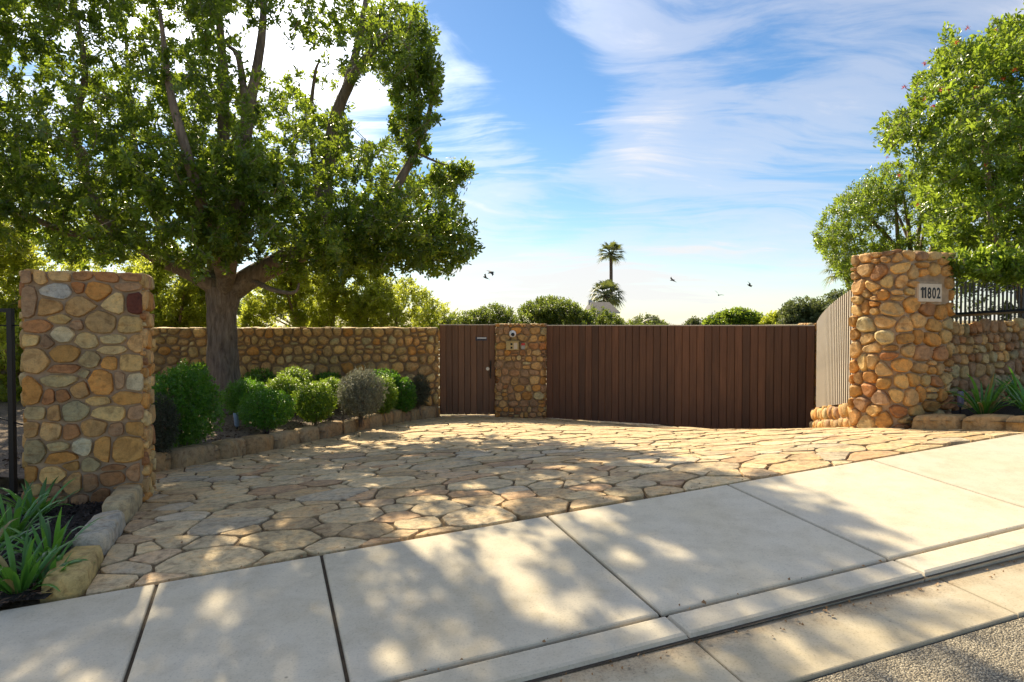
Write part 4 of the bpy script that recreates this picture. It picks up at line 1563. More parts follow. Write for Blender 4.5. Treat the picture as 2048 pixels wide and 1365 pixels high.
def in_bed(c):
    return (c - KB0) @ kn < -0.05 and c[1] > 6.0 and (c - WL) @ wn > -0.1 and c[0] > -8.4 and (c - (FR + N2 * PD)) @ N2 > -0.05


sheet('shrub_bed', in_bed, -8.6, -1.2, 6.0, 13.2, 0.12, 0.0, M['soil'], zfn=bedz)


def in_fbed(c):
    s, n = (c - O2) @ A2, (c - O2) @ N2
    return n > 0.0 and (c - LK0) @ A2 < -0.15 and (c - FR) @ N2 < 0.6 and c[0] > -9


def fbz(q):
    nz = np.array([mnoise.noise(Vector((a * 3.1, b * 3.1, 5.3))) for a, b in q])
    return Gv(q) + 0.015 + 0.02 * nz


sheet('mulch_bed', in_fbed, -9, -1.9, 1.0, 6.4, 0.1, 0.0, M['mulch'], zfn=fbz)


def in_rbed(c):
    return c[0] > 4.6 and (c - RW0) @ N2 < 0.1 and ((c - O2) @ N2) > 0.16 and not (c[1] < 7.72 and c[0] < 4.98 and c[1] > 6.2 and c[0] < rkp(np.interp(-c[1], -rk[:, 1], cum))[0]) and c[0] < 10


sheet('right_bed', in_rbed, 4.5, 10, 6.2, 10.5, 0.1, 0.0, M['mulch'], zfn=lambda q: Gv(q) + 0.10)


def chips(name, pts, mat, lmin, lmax, flat=0.4):
    mb_ = MB()
    for p in pts:
        l = random.uniform(lmin, lmax)
        a = random.uniform(0, math.pi)
        t = random.uniform(-0.5, 0.5)
        d = np.array([math.cos(a), math.sin(a), t * 0.5]) * l / 2
        e = np.array([-math.sin(a), math.cos(a), random.uniform(-.6, .6)]) * l * flat / 2
        p = np.asarray(p)
        mb_.add([p - d, p + e, p + d, p - e + np.array([0, 0, 0.008])], [(0, 3, 1), (3, 2, 1)])
    o = mb_.build(name, mat)
    o['kind'] = 'stuff'
    return o


def rnd_in(fn, n, x0, x1, y0, y1):
    out = []
    while len(out) < n:
        c = np.array([random.uniform(x0, x1), random.uniform(y0, y1)])
        if fn(c): out.append(c)
    return np.array(out)


M['chip'] = plain_mat('bark_chip', (0.05, 0.036, 0.028), 0.8, 0, 0.7, 60)
M['chip2'] = plain_mat('brown_litter', (0.12, 0.065, 0.035), 0.8, 0, 0.5, 40)
q = rnd_in(in_fbed, 8000, -5.2, -2.2, 2.2, 6.0)
z = fbz(q)
chips('bark_mulch', np.column_stack([q, z + 0.012]), M['chip'], 0.012, 0.042)
q = rnd_in(in_bed, 3600, -5.2, -1.3, 6.2, 12.5)
chips('leaf_litter', np.column_stack([q, bedz(q) + 0.01]), M['chip2'], 0.02, 0.055, 0.6)
q = rnd_in(lambda c: in_fbed(c) and (c - O2) @ N2 < 0.25, 260, -4.2, -2.2, 2.4, 4.2)
chips('dry_litter', np.column_stack([q, fbz(q) + 0.02]), M['chip2'], 0.03, 0.08, 0.35)

# path and ground left of the left pillar
sheet('garden_path', lambda c: c[0] < FL[0] - 0.1 and (c - FR) @ N2 > 0.55 and c[1] < 8.3 and (c[1] < 6.3 or c[0] < -4.9), -9, -3.2, 5.0, 8.4, 0.15, 0.02, M['joint'], zfn=lambda q: np.full(len(q), -1.50))
sheet('garden_walk', lambda c: c[0] < -5.9, -14, -3.8, 8.2, 10.6, 0.3, 0.0, M['concrete'], zfn=lambda q: np.full(len(q), -1.44))


# ------------------------------------------------------------------ foliage
def unit(v):
    return v / (np.linalg.norm(v, axis=-1, keepdims=True) + 1e-9)


def leaves(name, P, D, Nn, L, W, mat, parent=None, tone=None, shape='rhomb', fold=0.18, droop=0.0):
    """many small leaves in one mesh: each a folded blade with its own direction, size and tone"""
    n = len(P)
    D = unit(D)
    S_ = unit(np.cross(D, Nn))
    U = np.cross(S_, D)
    L = np.broadcast_to(L, (n,))[:, None]
    W = np.broadcast_to(W, (n,))[:, None]
    if shape == 'rhomb':
        V = np.stack([P, P + D * L * 0.55 + S_ * W * 0.5 + U * W * fold, P + D * L - U * L * droop, P + D * L * 0.55 - S_ * W * 0.5 + U * W * fold], 1)
        k = 4
        tri = np.array([[0, 1, 2], [0, 2, 3]])
    else:   # broad blade, six corners
        V = np.stack([P, P + D * L * 0.3 + S_ * W * 0.42 + U * W * fold, P + D * L * 0.72 + S_ * W * 0.46 + U * W * fold * .6 - U * L * droop * .5, P + D * L - U * L * droop,
                      P + D * L * 0.72 - S_ * W * 0.46 + U * W * fold * .6 - U * L * droop * .5, P + D * L * 0.3 - S_ * W * 0.42 + U * W * fold], 1)
        k = 6
        tri = np.array([[0, 1, 2], [0, 2, 3], [0, 3, 4], [0, 4, 5]])
    V = V.reshape(-1, 3)
    T = (tri[None] + (np.arange(n) * k)[:, None, None]).reshape(-1, 3)
    me = bpy.data.meshes.new(name)
    me.vertices.add(len(V))
    me.vertices.foreach_set('co', V.astype(np.float32).ravel())
    me.loops.add(len(T) * 3)
    me.loops.foreach_set('vertex_index', T.astype(np.int32).ravel())
    me.polygons.add(len(T))
    me.polygons.foreach_set('loop_start', (np.arange(len(T)) * 3).astype(np.int32))
    me.polygons.foreach_set('loop_total', np.full(len(T), 3, np.int32))
    me.materials.append(mat)
    if tone is None:
        tone = rng.random(n)
    a = me.attributes.new('tone', 'FLOAT', 'POINT')
    a.data.foreach_set('value', np.repeat(tone, k).astype(np.float32))
    me.update()
    me.validate()
    return link(bpy.data.objects.new(name, me), parent)


def rosettes(C, T, per, spread=1.0, back=0.12):
    """leaf bases/directions/normals for leafy shoot tips at C with shoot directions T"""
    n = len(C)
    P = np.repeat(C, per, 0)
    T_ = np.repeat(unit(T), per, 0)
    r = unit(rng.normal(size=(n * per, 3)))
    r = unit(r - T_ * (r * T_).sum(1, keepdims=True))
    f = rng.uniform(0.0, 1.0, (n * per, 1))
    D = unit(T_ * (1 - f * 0.9) + r * (0.35 + f * spread))
    P = P - T_ * (f * back)
    Nn = unit(T_ * 1.2 - r * 0.4 + np.array([0, 0, 0.5]) + rng.normal(size=(n * per, 3)) * 0.25)
    return P, D, Nn


def in_poly(pts, poly):
    x, y = pts[:, 0], pts[:, 1]
    ins = np.zeros(len(pts), bool)
    P = np.array(poly, float)
    j = len(P) - 1
    for i in range(len(P)):
        c = ((P[i, 1] > y) != (P[j, 1] > y)) & (x < (P[j, 0] - P[i, 0]) * (y - P[i, 1]) / (P[j, 1] - P[i, 1] + 1e-12) + P[i, 0])
        ins ^= c
        j = i
    return ins


def edge_dist(pts, poly):
    P = np.array(poly, float)
    best = np.full(len(pts), 1e9)
    for i in range(len(P)):
        a, b = P[i], P[(i + 1) % len(P)]
        ab = b - a
        t = np.clip(((pts - a) @ ab) / (ab @ ab), 0, 1)
        d = np.sqrt(((pts - (a + t[:, None] * ab)) ** 2).sum(1))
        best = np.minimum(best, d)
    return best


def crown_points(poly, n, y0, half, boughs=90, sig=0.34, holes=(), edge=170.0, keep_edge=0.0):
    """shoot tips of a crown: gathered into boughs, filling the crown's volume (outline measured on the photo, depth round the trunk)"""
    P = np.array(poly, float)
    lo, hi = P.min(0), P.max(0)
    bc = []
    while len(bc) < boughs:
        c = rng.uniform(lo, hi, (400, 2))
        c = c[in_poly(c, poly)]
        for q in c:
            if any(((q[0] - h[0]) / h[2]) ** 2 + ((q[1] - h[1]) / h[3]) ** 2 < 1 for h in holes) and random.random() < 0.9:
                continue
            bc.append(q)
            if len(bc) >= boughs: break
    bc = np.array(bc)
    ed = edge_dist(bc, poly)
    th = half * np.sqrt(np.clip(ed / edge, 0.03, 1.0))
    yy = y0 + rng.uniform(-1, 1, len(bc)) * th
    B = np.array([at(u, v, y) for (u, v), y in zip(bc, yy)])
    out = []
    while len(out) < n:
        k = rng.integers(0, len(B), 4000)
        q = B[k] + rng.normal(size=(4000, 3)) * sig * np.array([1, 1, 0.75])
        uv = np.stack([1024 + F * q[:, 0] / q[:, 1], 650 - F * q[:, 2] / q[:, 1]], 1)
        ok = in_poly(uv, poly)
        for h in holes:
            ok &= ~((((uv[:, 0] - h[0]) / h[2]) ** 2 + ((uv[:, 1] - h[1]) / h[3]) ** 2 < 1) & (rng.random(len(uv)) < h[4]))
        out += list(q[ok])
    return np.array(out[:n]), B


def grow_twigs(tips, skel, skel_r, mat, parent, name='twigs', rmin=0.004, step=0.35, jit=0.05, frac=1.0):
    """join every shoot tip to the nearest wood already there; returns each tip's shoot direction"""
    mb_ = MB()
    nodes = np.array(skel, float)
    cap = len(nodes) + len(tips) * 5
    buf = np.zeros((cap, 3))
    buf[:len(nodes)] = nodes
    cnt = len(nodes)
    d0 = np.array([np.min(((nodes - t) ** 2).sum(1)) for t in tips])
    order = np.argsort(d0)
    dirs = np.zeros_like(tips)
    for i in order:
        t = tips[i]
        d = ((buf[:cnt] - t) ** 2).sum(1)
        k = int(np.argmin(d))
        a = buf[k]
        L_ = math.sqrt(d[k])
        m_ = max(1, min(4, int(L_ / step)))
        pts = [a]
        for s in range(1, m_ + 1):
            f = s / m_
            p = a + (t - a) * f
            if s < m_:
                p = p + rng.normal(size=3) * jit + np.array([0, 0, -0.03 * math.sin(f * math.pi)])
            pts.append(p)
        dirs[i] = pts[-1] - pts[-2] + np.array([0, 0, 0.06])
        if random.random() < frac:
            r0 = rmin + min(0.016, L_ * 0.006)
            mb_.tube(pts, list(np.linspace(r0, rmin * 0.7, len(pts))), 3, cap=False)
        for p in pts[1:]:
            if cnt < cap:
                buf[cnt] = p
                cnt += 1
    o = mb_.build(name, mat, parent, True)
    o['kind'] = 'stuff'
    return unit(dirs), o


def limb(pts, r0, r1, mat, parent, name='limb', sides=10, k=6, wob=0.18, seed=0):
    sp = spline(pts, k)
    f = np.linspace(0, 1, len(sp))
    m_ = MB()
    m_.tube(sp, list(r0 * (1 - f) ** 0.8 + r1 * (1 - (1 - f) ** 0.8)), sides, True, wob, seed)
    m_.build(name, mat, parent, True)
    return sp


# ------------------------------------------------------------------ the big tree in the bed
TY = 11.0
tb = at(452, 800, TY)
tree = empty('shade_tree', (tb[0], TY, -1.38))
tag(tree, 'large broad shade tree with thick grey trunk in the shrub bed', 'tree')
toff = np.array([tb[0], TY, -1.38])


def tp(u, v, y):
    return at(u, v, y) - toff


skel = []
trunk = spline([tp(455, 830, TY), tp(451, 790, TY), tp(447, 740, TY), tp(444, 690, TY), tp(444, 640, TY), tp(447, 600, TY), tp(450, 575, TY)], 5)
m_ = MB()
f = np.linspace(0, 1, len(trunk))
rad = np.interp(f, [0, 0.1, 0.35, 0.7, 0.88, 1.0], [0.36, 0.285, 0.232, 0.225, 0.265, 0.28])
m_.tube(trunk, list(rad), 22, True, 0.16, 3)
m_.build('trunk', M['bark'], tree, True)
LIMBS = [
    ([(452, 590, TY), (425, 570, TY - .1), (385, 545, TY - .2), (320, 515, TY - .3), (250, 470, TY - .3), (195, 420, TY - .2), (168, 350, TY), (160, 300, TY + .2), (90, 284, TY + .4), (20, 270, TY + .6)], 0.17, 0.035),
    ([(168, 350, TY), (150, 250, TY - .3), (170, 150, TY - .4), (150, 20, TY - .4), (120, -120, TY - .3)], 0.07, 0.02),
    ([(440, 590, TY), (432, 540, TY + .1), (436, 450, TY + .3), (446, 330, TY + .4), (446, 160, TY + .4), (440, 60, TY + .5), (425, -120, TY + .5)], 0.17, 0.03),
    ([(447, 590, TY), (455, 530, TY - .5), (470, 430, TY - .9), (486, 330, TY - 1.0), (495, 240, TY - .9), (515, 130, TY - .7), (525, 50, TY - .6), (530, -100, TY - .6)], 0.15, 0.03),
    ([(495, 240, TY - .9), (478, 120, TY - .8), (455, 90, TY - .7)], 0.06, 0.02),
    ([(452, 585, TY), (500, 555, TY - .1), (560, 525, TY - .1), (608, 500, TY), (640, 440, TY), (655, 330, TY + .1), (672, 235, TY + .1), (700, 165, TY + .1), (735, 112, TY), (800, 58, TY - .1)], 0.20, 0.03),
    ([(672, 240, TY + .1), (700, 150, TY + .3), (722, 60, TY + .4), (738, -40, TY + .5), (745, -130, TY + .5)], 0.085, 0.02),
    ([(560, 525, TY - .1), (640, 500, TY - .6), (745, 455, TY - .6), (800, 360, TY - .5), (830, 305, TY - .4), (858, 230, TY - .3), (866, 150, TY - .3)], 0.11, 0.016),
    ([(500, 560, TY - .1), (540, 578, TY - .7), (575, 586, TY - .9), (593, 582, TY - .9), (598, 566, TY - .9)], 0.045, 0.012),
    ([(640, 440, TY), (622, 250, TY + .9), (630, 150, TY + 1.0), (640, 120, TY + 1.0)], 0.05, 0.012),
    ([(385, 545, TY - .2), (330, 470, TY + 1.2), (280, 350, TY + 1.8), (260, 200, TY + 1.9), (250, 40, TY + 1.8)], 0.10, 0.02),
    ([(250, 470, TY - .3), (150, 470, TY - 1.0), (50, 430, TY - 1.4), (-60, 400, TY - 1.6)], 0.07, 0.015),
    ([(447, 560, TY - .2), (420, 470, TY - 1.6), (380, 330, TY - 2.2), (340, 180, TY - 2.2), (320, 20, TY - 2.0)], 0.10, 0.02),
    ([(745, 455, TY - .6), (830, 440, TY - .4), (900, 470, TY - .3)], 0.03, 0.01),
    ([(830, 305, TY - .4), (890, 330, TY - .3), (945, 335, TY - .2)], 0.022, 0.008),
]
for i, (pts, r0, r1) in enumerate(LIMBS):
    sp = limb([tp(*p) for p in pts], r0, r1, M['bark2'] if i not in (0, 5) else M['bark2'], tree, 'limb', 10 if r0 > .06 else 7, 6, 0.15, i)
    skel += sp[2:]
CROWN = [(-260, -260), (-260, 430), (-60, 520), (30, 470), (100, 520), (190, 540), (290, 520), (330, 545), (390, 565), (430, 540), (500, 545), (560, 535), (640, 545), (720, 520), (800, 535), (860, 548),
         (905, 520), (965, 500), (955, 440), (905, 385), (965, 338), (900, 325), (862, 300), (885, 260), (880, 180), (888, 130), (880, 70), (845, 10), (780, 5), (700, -25), (620, -90), (540, -190), (400, -260)]
HOLES = [(555, 105, 60, 55, .93), (745, 215, 42, 70, .97), (650, 175, 42, 50, .9), (480, 95, 25, 40, .8), (690, 120, 30, 40, .6), (835, 330, 22, 30, .5),
         (20, 480, 40, 40, .6), (235, 110, 30, 25, .5), (300, 40, 25, 30, .5), (110, 240, 25, 20, .5), (200, 330, 30, 28, .5), (590, 40, 40, 30, .6)]
tips, BO = crown_points(CROWN, 5900, TY, 2.7, 700, 0.34, HOLES)
low = [(-150, 330), (0, 330), (200, 300), (420, 290), (640, 320), (760, 400), (780, 490), (700, 528), (640, 536), (585, 500), (530, 512), (470, 538), (400, 566), (330, 545), (250, 520), (150, 528), (60, 500), (-150, 500)]
t2, _ = crown_points(low, 520, TY - 1.9, 0.7, 90, 0.30)
t3, _ = crown_points([(775, 130), (800, 60), (860, 40), (885, 130), (892, 180), (872, 230), (852, 260), (868, 300), (830, 335), (790, 300), (780, 200)], 200, TY - 0.3, 0.6, 60, 0.26)
t4, _ = crown_points([(850, 340), (905, 320), (968, 334), (930, 365), (900, 378), (855, 372)], 42, TY - 0.2, 0.4, 14, 0.22)
t5, _ = crown_points([(560, 450), (760, 390), (930, 420), (962, 500), (890, 548), (780, 545), (700, 560), (600, 548), (530, 545)], 480, TY - 0.9, 1.2, 80, 0.3)
tips = np.concatenate([tips, t2, t3, t4, t5])
tips -= toff
dirs, _ = grow_twigs(tips, skel, None, M['bark2'], tree)
P, D, Nn = rosettes(tips, dirs, 34, 1.1, 0.22)
P += rng.normal(size=P.shape) * 0.03
tone = np.clip(np.repeat(rng.normal(0.42, 0.2, len(tips)), 34) + rng.normal(0, 0.16, len(P)), 0, 1)
o = leaves('crown', P, D, Nn, rng.uniform(0.050, 0.092, len(P)), rng.uniform(0.026, 0.040, len(P)), M['leaf'], tree, tone, 'broad', 0.15, 0.06)
o['kind'] = 'stuff'


# ------------------------------------------------------------------ trees beyond the wall and fence
def backtree(name, label, poly, y0, half, ntips, per, llen, lwid, mat, base_uv, base_z, stems, group, boughs=40, sig=0.3, bark='bark2', shape='rhomb', edge=120, holes=(), frac=1.0, spread=1.1, r0=0.07, dens=2.0, extra=()):
    b = at(base_uv[0], base_uv[1], y0)
    off_ = np.array([b[0], y0, base_z])
    root = empty(name, tuple(off_))
    tag(root, label, 'tree' if 'tree' in name or 'palm' in name else 'shrub', group)
    tips_, B_ = crown_points(poly, int(ntips * dens), y0, half, boughs, sig, holes, edge)
    for (pl2, n2, y2, h2) in extra:
        tips_ = np.concatenate([tips_, crown_points(pl2, n2, y2, h2, 24, 0.14)[0]])
    tips_ = tips_ - off_
    sk = []
    cz = tips_[:, 2].mean()
    for i in range(stems):
        e = tips_[rng.integers(0, len(tips_))]
        f0 = np.array([random.uniform(-.08, .08), random.uniform(-.08, .08), 0.0])
        mid_ = f0 * 2 + np.array([e[0] * 0.35, e[1] * 0.35, max(0.3, e[2] * 0.55)]) + rng.normal(size=3) * 0.08
        sk += limb([f0, mid_, e], r0 * random.uniform(0.7, 1.2), 0.012, M[bark], root, 'trunk' if i == 0 else 'limb', 7, 5, 0.15, i)
    dr, _ = grow_twigs(tips_, sk, None, M[bark], root, rmin=0.0035, frac=frac)
    P, D, Nn = rosettes(tips_, dr, per, spread, llen * 2.6)
    P += rng.normal(size=P.shape) * llen * 0.4
    tone = np.clip(np.repeat(rng.normal(0.45, 0.22, len(tips_)), per) + rng.normal(0, 0.17, len(P)), 0, 1)
    o = leaves('crown', P, D, Nn, rng.uniform(0.75, 1.2, len(P)) * llen, rng.uniform(0.75, 1.2, len(P)) * lwid, M[mat], root, tone, shape)
    o['kind'] = 'stuff'
    return root, off_, tips_


GB = 'trees and tall shrubs behind the walls'
backtree('garden_tree', 'sunlit yellow-green tree behind the wall, right of the big trunk', [(480, 672), (490, 560), (550, 490), (640, 470), (730, 490), (790, 545), (810, 640), (790, 675)], 15.5, 0.5, 650, 26, 0.075, 0.034, 'leaf_y', (640, 700), -1.95, 6, GB, 90, 0.2, dens=2.7)
backtree('garden_tree', 'yellow-green tree behind the wall between the left pillar and the big trunk', [(250, 676), (255, 560), (300, 500), (380, 510), (430, 560), (450, 640), (440, 676)], 14.6, 0.5, 520, 26, 0.075, 0.034, 'leaf_y', (340, 700), -1.95, 5, GB, 60, 0.22, dens=2.3)
backtree('garden_tree', 'bright tree left of the left pillar beyond the black frame', [(-160, 900), (-170, 480), (-60, 430), (60, 450), (90, 560), (75, 880)], 11.6, 1.3, 1000, 26, 0.08, 0.036, 'leaf_y', (-30, 880), -1.5, 6, GB, 70, 0.34)
backtree('garden_tree', 'tall loose tree at the far left, seen under the big canopy', [(-200, 560), (-200, 330), (0, 330), (160, 380), (290, 430), (330, 560), (250, 600), (60, 590)], 17.0, 1.5, 700, 24, 0.09, 0.04, 'leaf_y', (120, 640), -1.98, 6, GB, 50, 0.4)
backtree('garden_shrub', 'leafy shrub above the wall left of the narrow side gate', [(690, 672), (700, 600), (760, 550), (830, 560), (880, 600), (910, 635), (905, 672)], 15.0, 0.45, 420, 24, 0.06, 0.028, 'leaf_y', (800, 700), -1.95, 5, GB, 60, 0.2, dens=1.9)
backtree('garden_shrub', 'low leafy shrub above the side gate top', [(870, 672), (880, 640), (905, 628), (950, 620), (990, 604), (1030, 622), (1030, 672)], 15.2, 0.6, 260, 22, 0.055, 0.026, 'leaf_m', (950, 700), -1.95, 4, GB, 34, 0.18, dens=2.8)
backtree('garden_shrub', 'dense green shrub above the pillar with the camera', [(1020, 672), (1025, 635), (1050, 605), (1095, 592), (1140, 600), (1180, 625), (1200, 655), (1195, 672)], 15.6, 0.7, 380, 24, 0.06, 0.028, 'leaf_m', (1110, 700), -1.95, 5, GB, 40, 0.2, dens=2.8)
backtree('garden_shrub', 'green shrub in front of the small dark roof', [(1150, 672), (1160, 632), (1185, 608), (1215, 622), (1238, 630), (1250, 650), (1255, 672)], 16.5, 0.5, 220, 22, 0.055, 0.026, 'leaf_m', (1210, 700), -1.95, 3, GB, 24, 0.13)
backtree('garden_shrub', 'rounded grey-green shrub right of the palms', [(1250, 662), (1262, 636), (1290, 628), (1320, 634), (1336, 650), (1338, 662)], 26, 0.6, 200, 22, 0.08, 0.04, 'leaf_far', (1295, 690), -2.2, 3, GB, 16, 0.2)
backtree('far_tree', 'low rounded green tree over the right end of the brown gate', [(1402, 662), (1408, 640), (1440, 624), (1480, 617), (1520, 630), (1535, 650), (1535, 662)], 34, 1.2, 420, 24, 0.14, 0.07, 'leaf_r', (1470, 690), -2.3, 3, GB, 26, 0.32)
backtree('far_tree', 'tiny bush left of the low rounded tree over the gate', [(1362, 662), (1368, 647), (1385, 634), (1402, 640), (1408, 662)], 36, 0.4, 90, 20, 0.11, 0.06, 'leaf_far', (1385, 690), -2.3, 2, GB, 8, 0.2)
backtree('far_tree', 'small yellowish tree between the two rounded far trees', [(1518, 662), (1522, 640), (1545, 622), (1572, 630), (1580, 662)], 33, 0.8, 200, 22, 0.13, 0.065, 'leaf_y', (1550, 690), -2.3, 2, GB, 12, 0.25)
backtree('far_tree', 'grey-green tree beyond the top of the pale slats', [(1555, 662), (1562, 615), (1590, 600), (1630, 590), (1680, 580), (1730, 600), (1740, 662)], 30, 1.6, 700, 24, 0.13, 0.065, 'leaf_far', (1640, 690), -2.3, 4, GB, 36, 0.34)
backtree('garden_tree', 'yellow-green tree farther back, in the gap between the trunk and the side gate', [(470, 672), (480, 590), (560, 560), (680, 545), (800, 560), (880, 590), (930, 630), (935, 672)], 19.5, 0.5, 620, 26, 0.085, 0.038, 'leaf_y', (700, 700), -1.98, 6, GB, 70, 0.24, dens=1.6)
backtree('garden_tree', 'soft green tree farther back, between the left pillar and the trunk', [(230, 676), (240, 540), (330, 520), (440, 540), (500, 590), (500, 676)], 18.5, 0.5, 420, 26, 0.085, 0.038, 'leaf_m', (360, 700), -1.98, 5, GB, 50, 0.26, dens=1.6)
backtree('garden_shrub', 'low continuous bush line over the left leaf of the brown gate', [(1060, 665), (1080, 634), (1150, 628), (1230, 636), (1290, 640), (1350, 644), (1360, 665)], 21, 0.5, 300, 22, 0.06, 0.028, 'leaf_m', (1200, 690), -1.98, 5, GB, 40, 0.16, dens=1.5)
backtree('garden_shrub', 'loose light-green bush leaning over the number pillar', [(1618, 480), (1650, 415), (1700, 365), (1765, 325), (1850, 330), (1920, 420), (1930, 560), (1800, 570), (1716, 545), (1694, 585), (1664, 540)], 12.6, 1.3, 950, 26, 0.055, 0.024, 'leaf_r', (1830, 600), -0.2, 8, GB, 60, 0.26, edge=110)
rt, rt_off, rt_tips = backtree('flowering_tree', 'bright green tree with scattered red flowers above the black fence',
         [(2420, -300), (2200, -180), (2100, -60), (2055, 8), (2030, 40), (1975, 45), (1960, 85), (1915, 62), (1880, 58), (1862, 95), (1840, 130), (1815, 175), (1805, 215), (1765, 235), (1738, 252), (1742, 285), (1775, 330), (1815, 350), (1830, 400), (1815, 440),
          (1850, 470), (1868, 520), (1885, 548), (1930, 540), (1965, 570), (1995, 545), (2048, 560), (2200, 560), (2420, 500)],
         10.3, 1.7, 2500, 28, 0.072, 0.032, 'leaf_r', (2075, 640), -0.1, 11, GB, 190, 0.28, shape='broad', edge=150, r0=0.075, dens=1.9, extra=[([(1885, 508), (1960, 500), (2060, 495), (2070, 560), (1990, 558), (1935, 548), (1895, 532)], 150, 8.15, 0.2)])

backtree('garden_shrub', 'leafy shrub seen between the bars of the black fence', [(1880, 680), (1890, 560), (1960, 530), (2060, 545), (2180, 530), (2300, 560), (2320, 680)], 10.6, 0.8, 700, 26, 0.06, 0.026, 'leaf_m', (2060, 660), -0.1, 7, GB, 50, 0.24, dens=1.0)
# red bottle-brush blossoms, each a tuft of fine stamens
def bloom_mesh():
    m_ = MB()
    for k in range(26):
        d = unit(rng.normal(size=3) + np.array([0, 0, 0.5]))
        s = unit(np.cross(d, rng.normal(size=3)))
        m_.add([d * 0.006 - s * 0.003, d * 0.006 + s * 0.003, d * random.uniform(0.03, 0.048)], [(0, 1, 2)])
    o_ = m_.build('blossom', M['bloom'])
    me = o_.data
    bpy.data.objects.remove(o_)
    return me


blm = bloom_mesh()
for (u, v) in [(1935, 57), (1914, 85), (1809, 175), (1850, 198), (1866, 213), (1880, 181), (1898, 181), (2006, 158), (2030, 141), (1775, 315), (1798, 352), (1835, 410), (1993, 60), (1952, 176), (1848, 128), (1968, 330), (2030, 486)]:
    y_ = 9.25 if u > 1820 else 9.9
    o = bpy.data.objects.new('blossom', blm)
    o.location = at(u, v, y_) - rt_off
    k = random.uniform(0.9, 1.5)
    o.scale = (k, k, k)
    o.rotation_euler = (random.uniform(-1, 1), random.uniform(-1, 1), random.uniform(0, 6))
    link(o, rt)
limb([at(2085, 660, 9.6) - rt_off, at(2050, 590, 9.4) - rt_off, at(2015, 525, 9.2) - rt_off, at(1985, 465, 9.1) - rt_off, at(1975, 420, 9.1) - rt_off], 0.042, 0.012, M['bark2'], rt, 'limb', 8, 6, 0.15, 3)
limb([at(2130, 520, 10) - rt_off, at(2060, 440, 9.9) - rt_off, at(1995, 400, 9.8) - rt_off, at(1972, 340, 9.7) - rt_off, at(1965, 260, 9.7) - rt_off, at(1940, 180, 9.6) - rt_off], 0.07, 0.012, M['bark2'], rt, 'limb', 8, 6, 0.15, 5)


# ------------------------------------------------------------------ palms
def frond(mb_, base, d, length, droop, nleaf, leaf_len, store):
    pts = []
    d = unit(np.array(d, float))
    p = np.array(base, float)
    seg = 9
    dd = d.copy()
    for k in range(seg + 1):
        pts.append(p.copy())
        p = p + dd * length / seg
        dd = unit(dd + np.array([0, 0, -droop / seg]))
    mb_.tube(pts, list(np.linspace(0.02, 0.006, seg + 1)), 4, False)
    return pts


def palm_fan(name, label, u, vtop, vbase, y, trunk_r, crown_r, nfr, group, lean=0.0, droopy=0.9, zb=None):
    top = at(u, vtop, y)
    zb_ = at(u, vbase, y)[2] if zb is None else zb
    root = empty(name, (top[0] + lean, y, zb_))
    tag(root, label, 'palm', group)
    off_ = np.array([top[0] + lean, y, zb_])
    t0 = top - off_
    m_ = MB()
    sp = spline([(0, 0, 0), (-lean * 0.4, 0, t0[2] * 0.5), t0], 8)
    m_.tube(sp, list(np.linspace(trunk_r * 1.25, trunk_r, len(sp))), 9, True, 0.12, 1)
    m_.build('trunk', M['palmbark'], root, True)
    for k in range(nfr):
        a = k * 2.399 + random.uniform(-.2, .2)
        e = math.asin(max(-1, min(1, 1 - 1.55 * (k + 0.5) / nfr))) if nfr > 1 else 1
        d = np.array([math.cos(a) * math.cos(e), math.sin(a) * math.cos(e), math.sin(e)])
        m_ = MB()
        stem = crown_r * 0.45
        c = t0 + d * stem
        m_.tube([t0, c], [0.03 * crown_r, 0.015 * crown_r], 4, False)
        s = unit(np.cross(d, np.array([0, 0, 1.0]) + rng.normal(size=3) * 0.1))
        for q in np.linspace(-1.25, 1.25, 15):
            l = crown_r * 0.62 * (1 - 0.18 * abs(q)) * random.uniform(0.9, 1.1)
            dv = unit(d * math.cos(q) + s * math.sin(q))
            w = np.cross(dv, np.cross(d, s)) * 0.028 * crown_r
            dr = np.array([0, 0, -1.0])
            p1 = c + dv * l * 0.55
            p2 = c + dv * l + dr * l * 0.35 * droopy * random.uniform(0.5, 1.3)
            m_.add([c - w * .6, c + w * .6, p1 + w, p1 - w, p2], [(0, 1, 2, 3), (3, 2, 4)])
        fo = m_.build('frond', M['palm'], root)
        a_ = fo.data.attributes.new('tone', 'FLOAT', 'POINT')
        a_.data.foreach_set('value', np.full(len(fo.data.vertices), random.uniform(0.2, 0.9), np.float32))
    return root


GP = 'fan palms behind the gate'
palm_fan('fan_palm', 'tall slim fan palm with small round crown beyond the gate', 1222, 508, 690, 60, 0.14, 1.45, 26, GP, 0.05)
palm_fan('fan_palm', 'shorter fan palm with drooping fronds just behind the tall slim palm', 1213, 592, 690, 56, 0.26, 1.75, 30, GP, 0.0, 1.4)
palm_fan('fan_palm', 'palm showing only drooping frond tips behind the loose bush', 1690, 545, 690, 22, 0.07, 0.80, 18, GP, 0.5, 1.3)
palm_fan('fan_palm', 'low palm with dark frond tips rising behind the pale slats', 1690, 622, 700, 18, 0.12, 0.62, 20, GP, 0.2, 1.0)
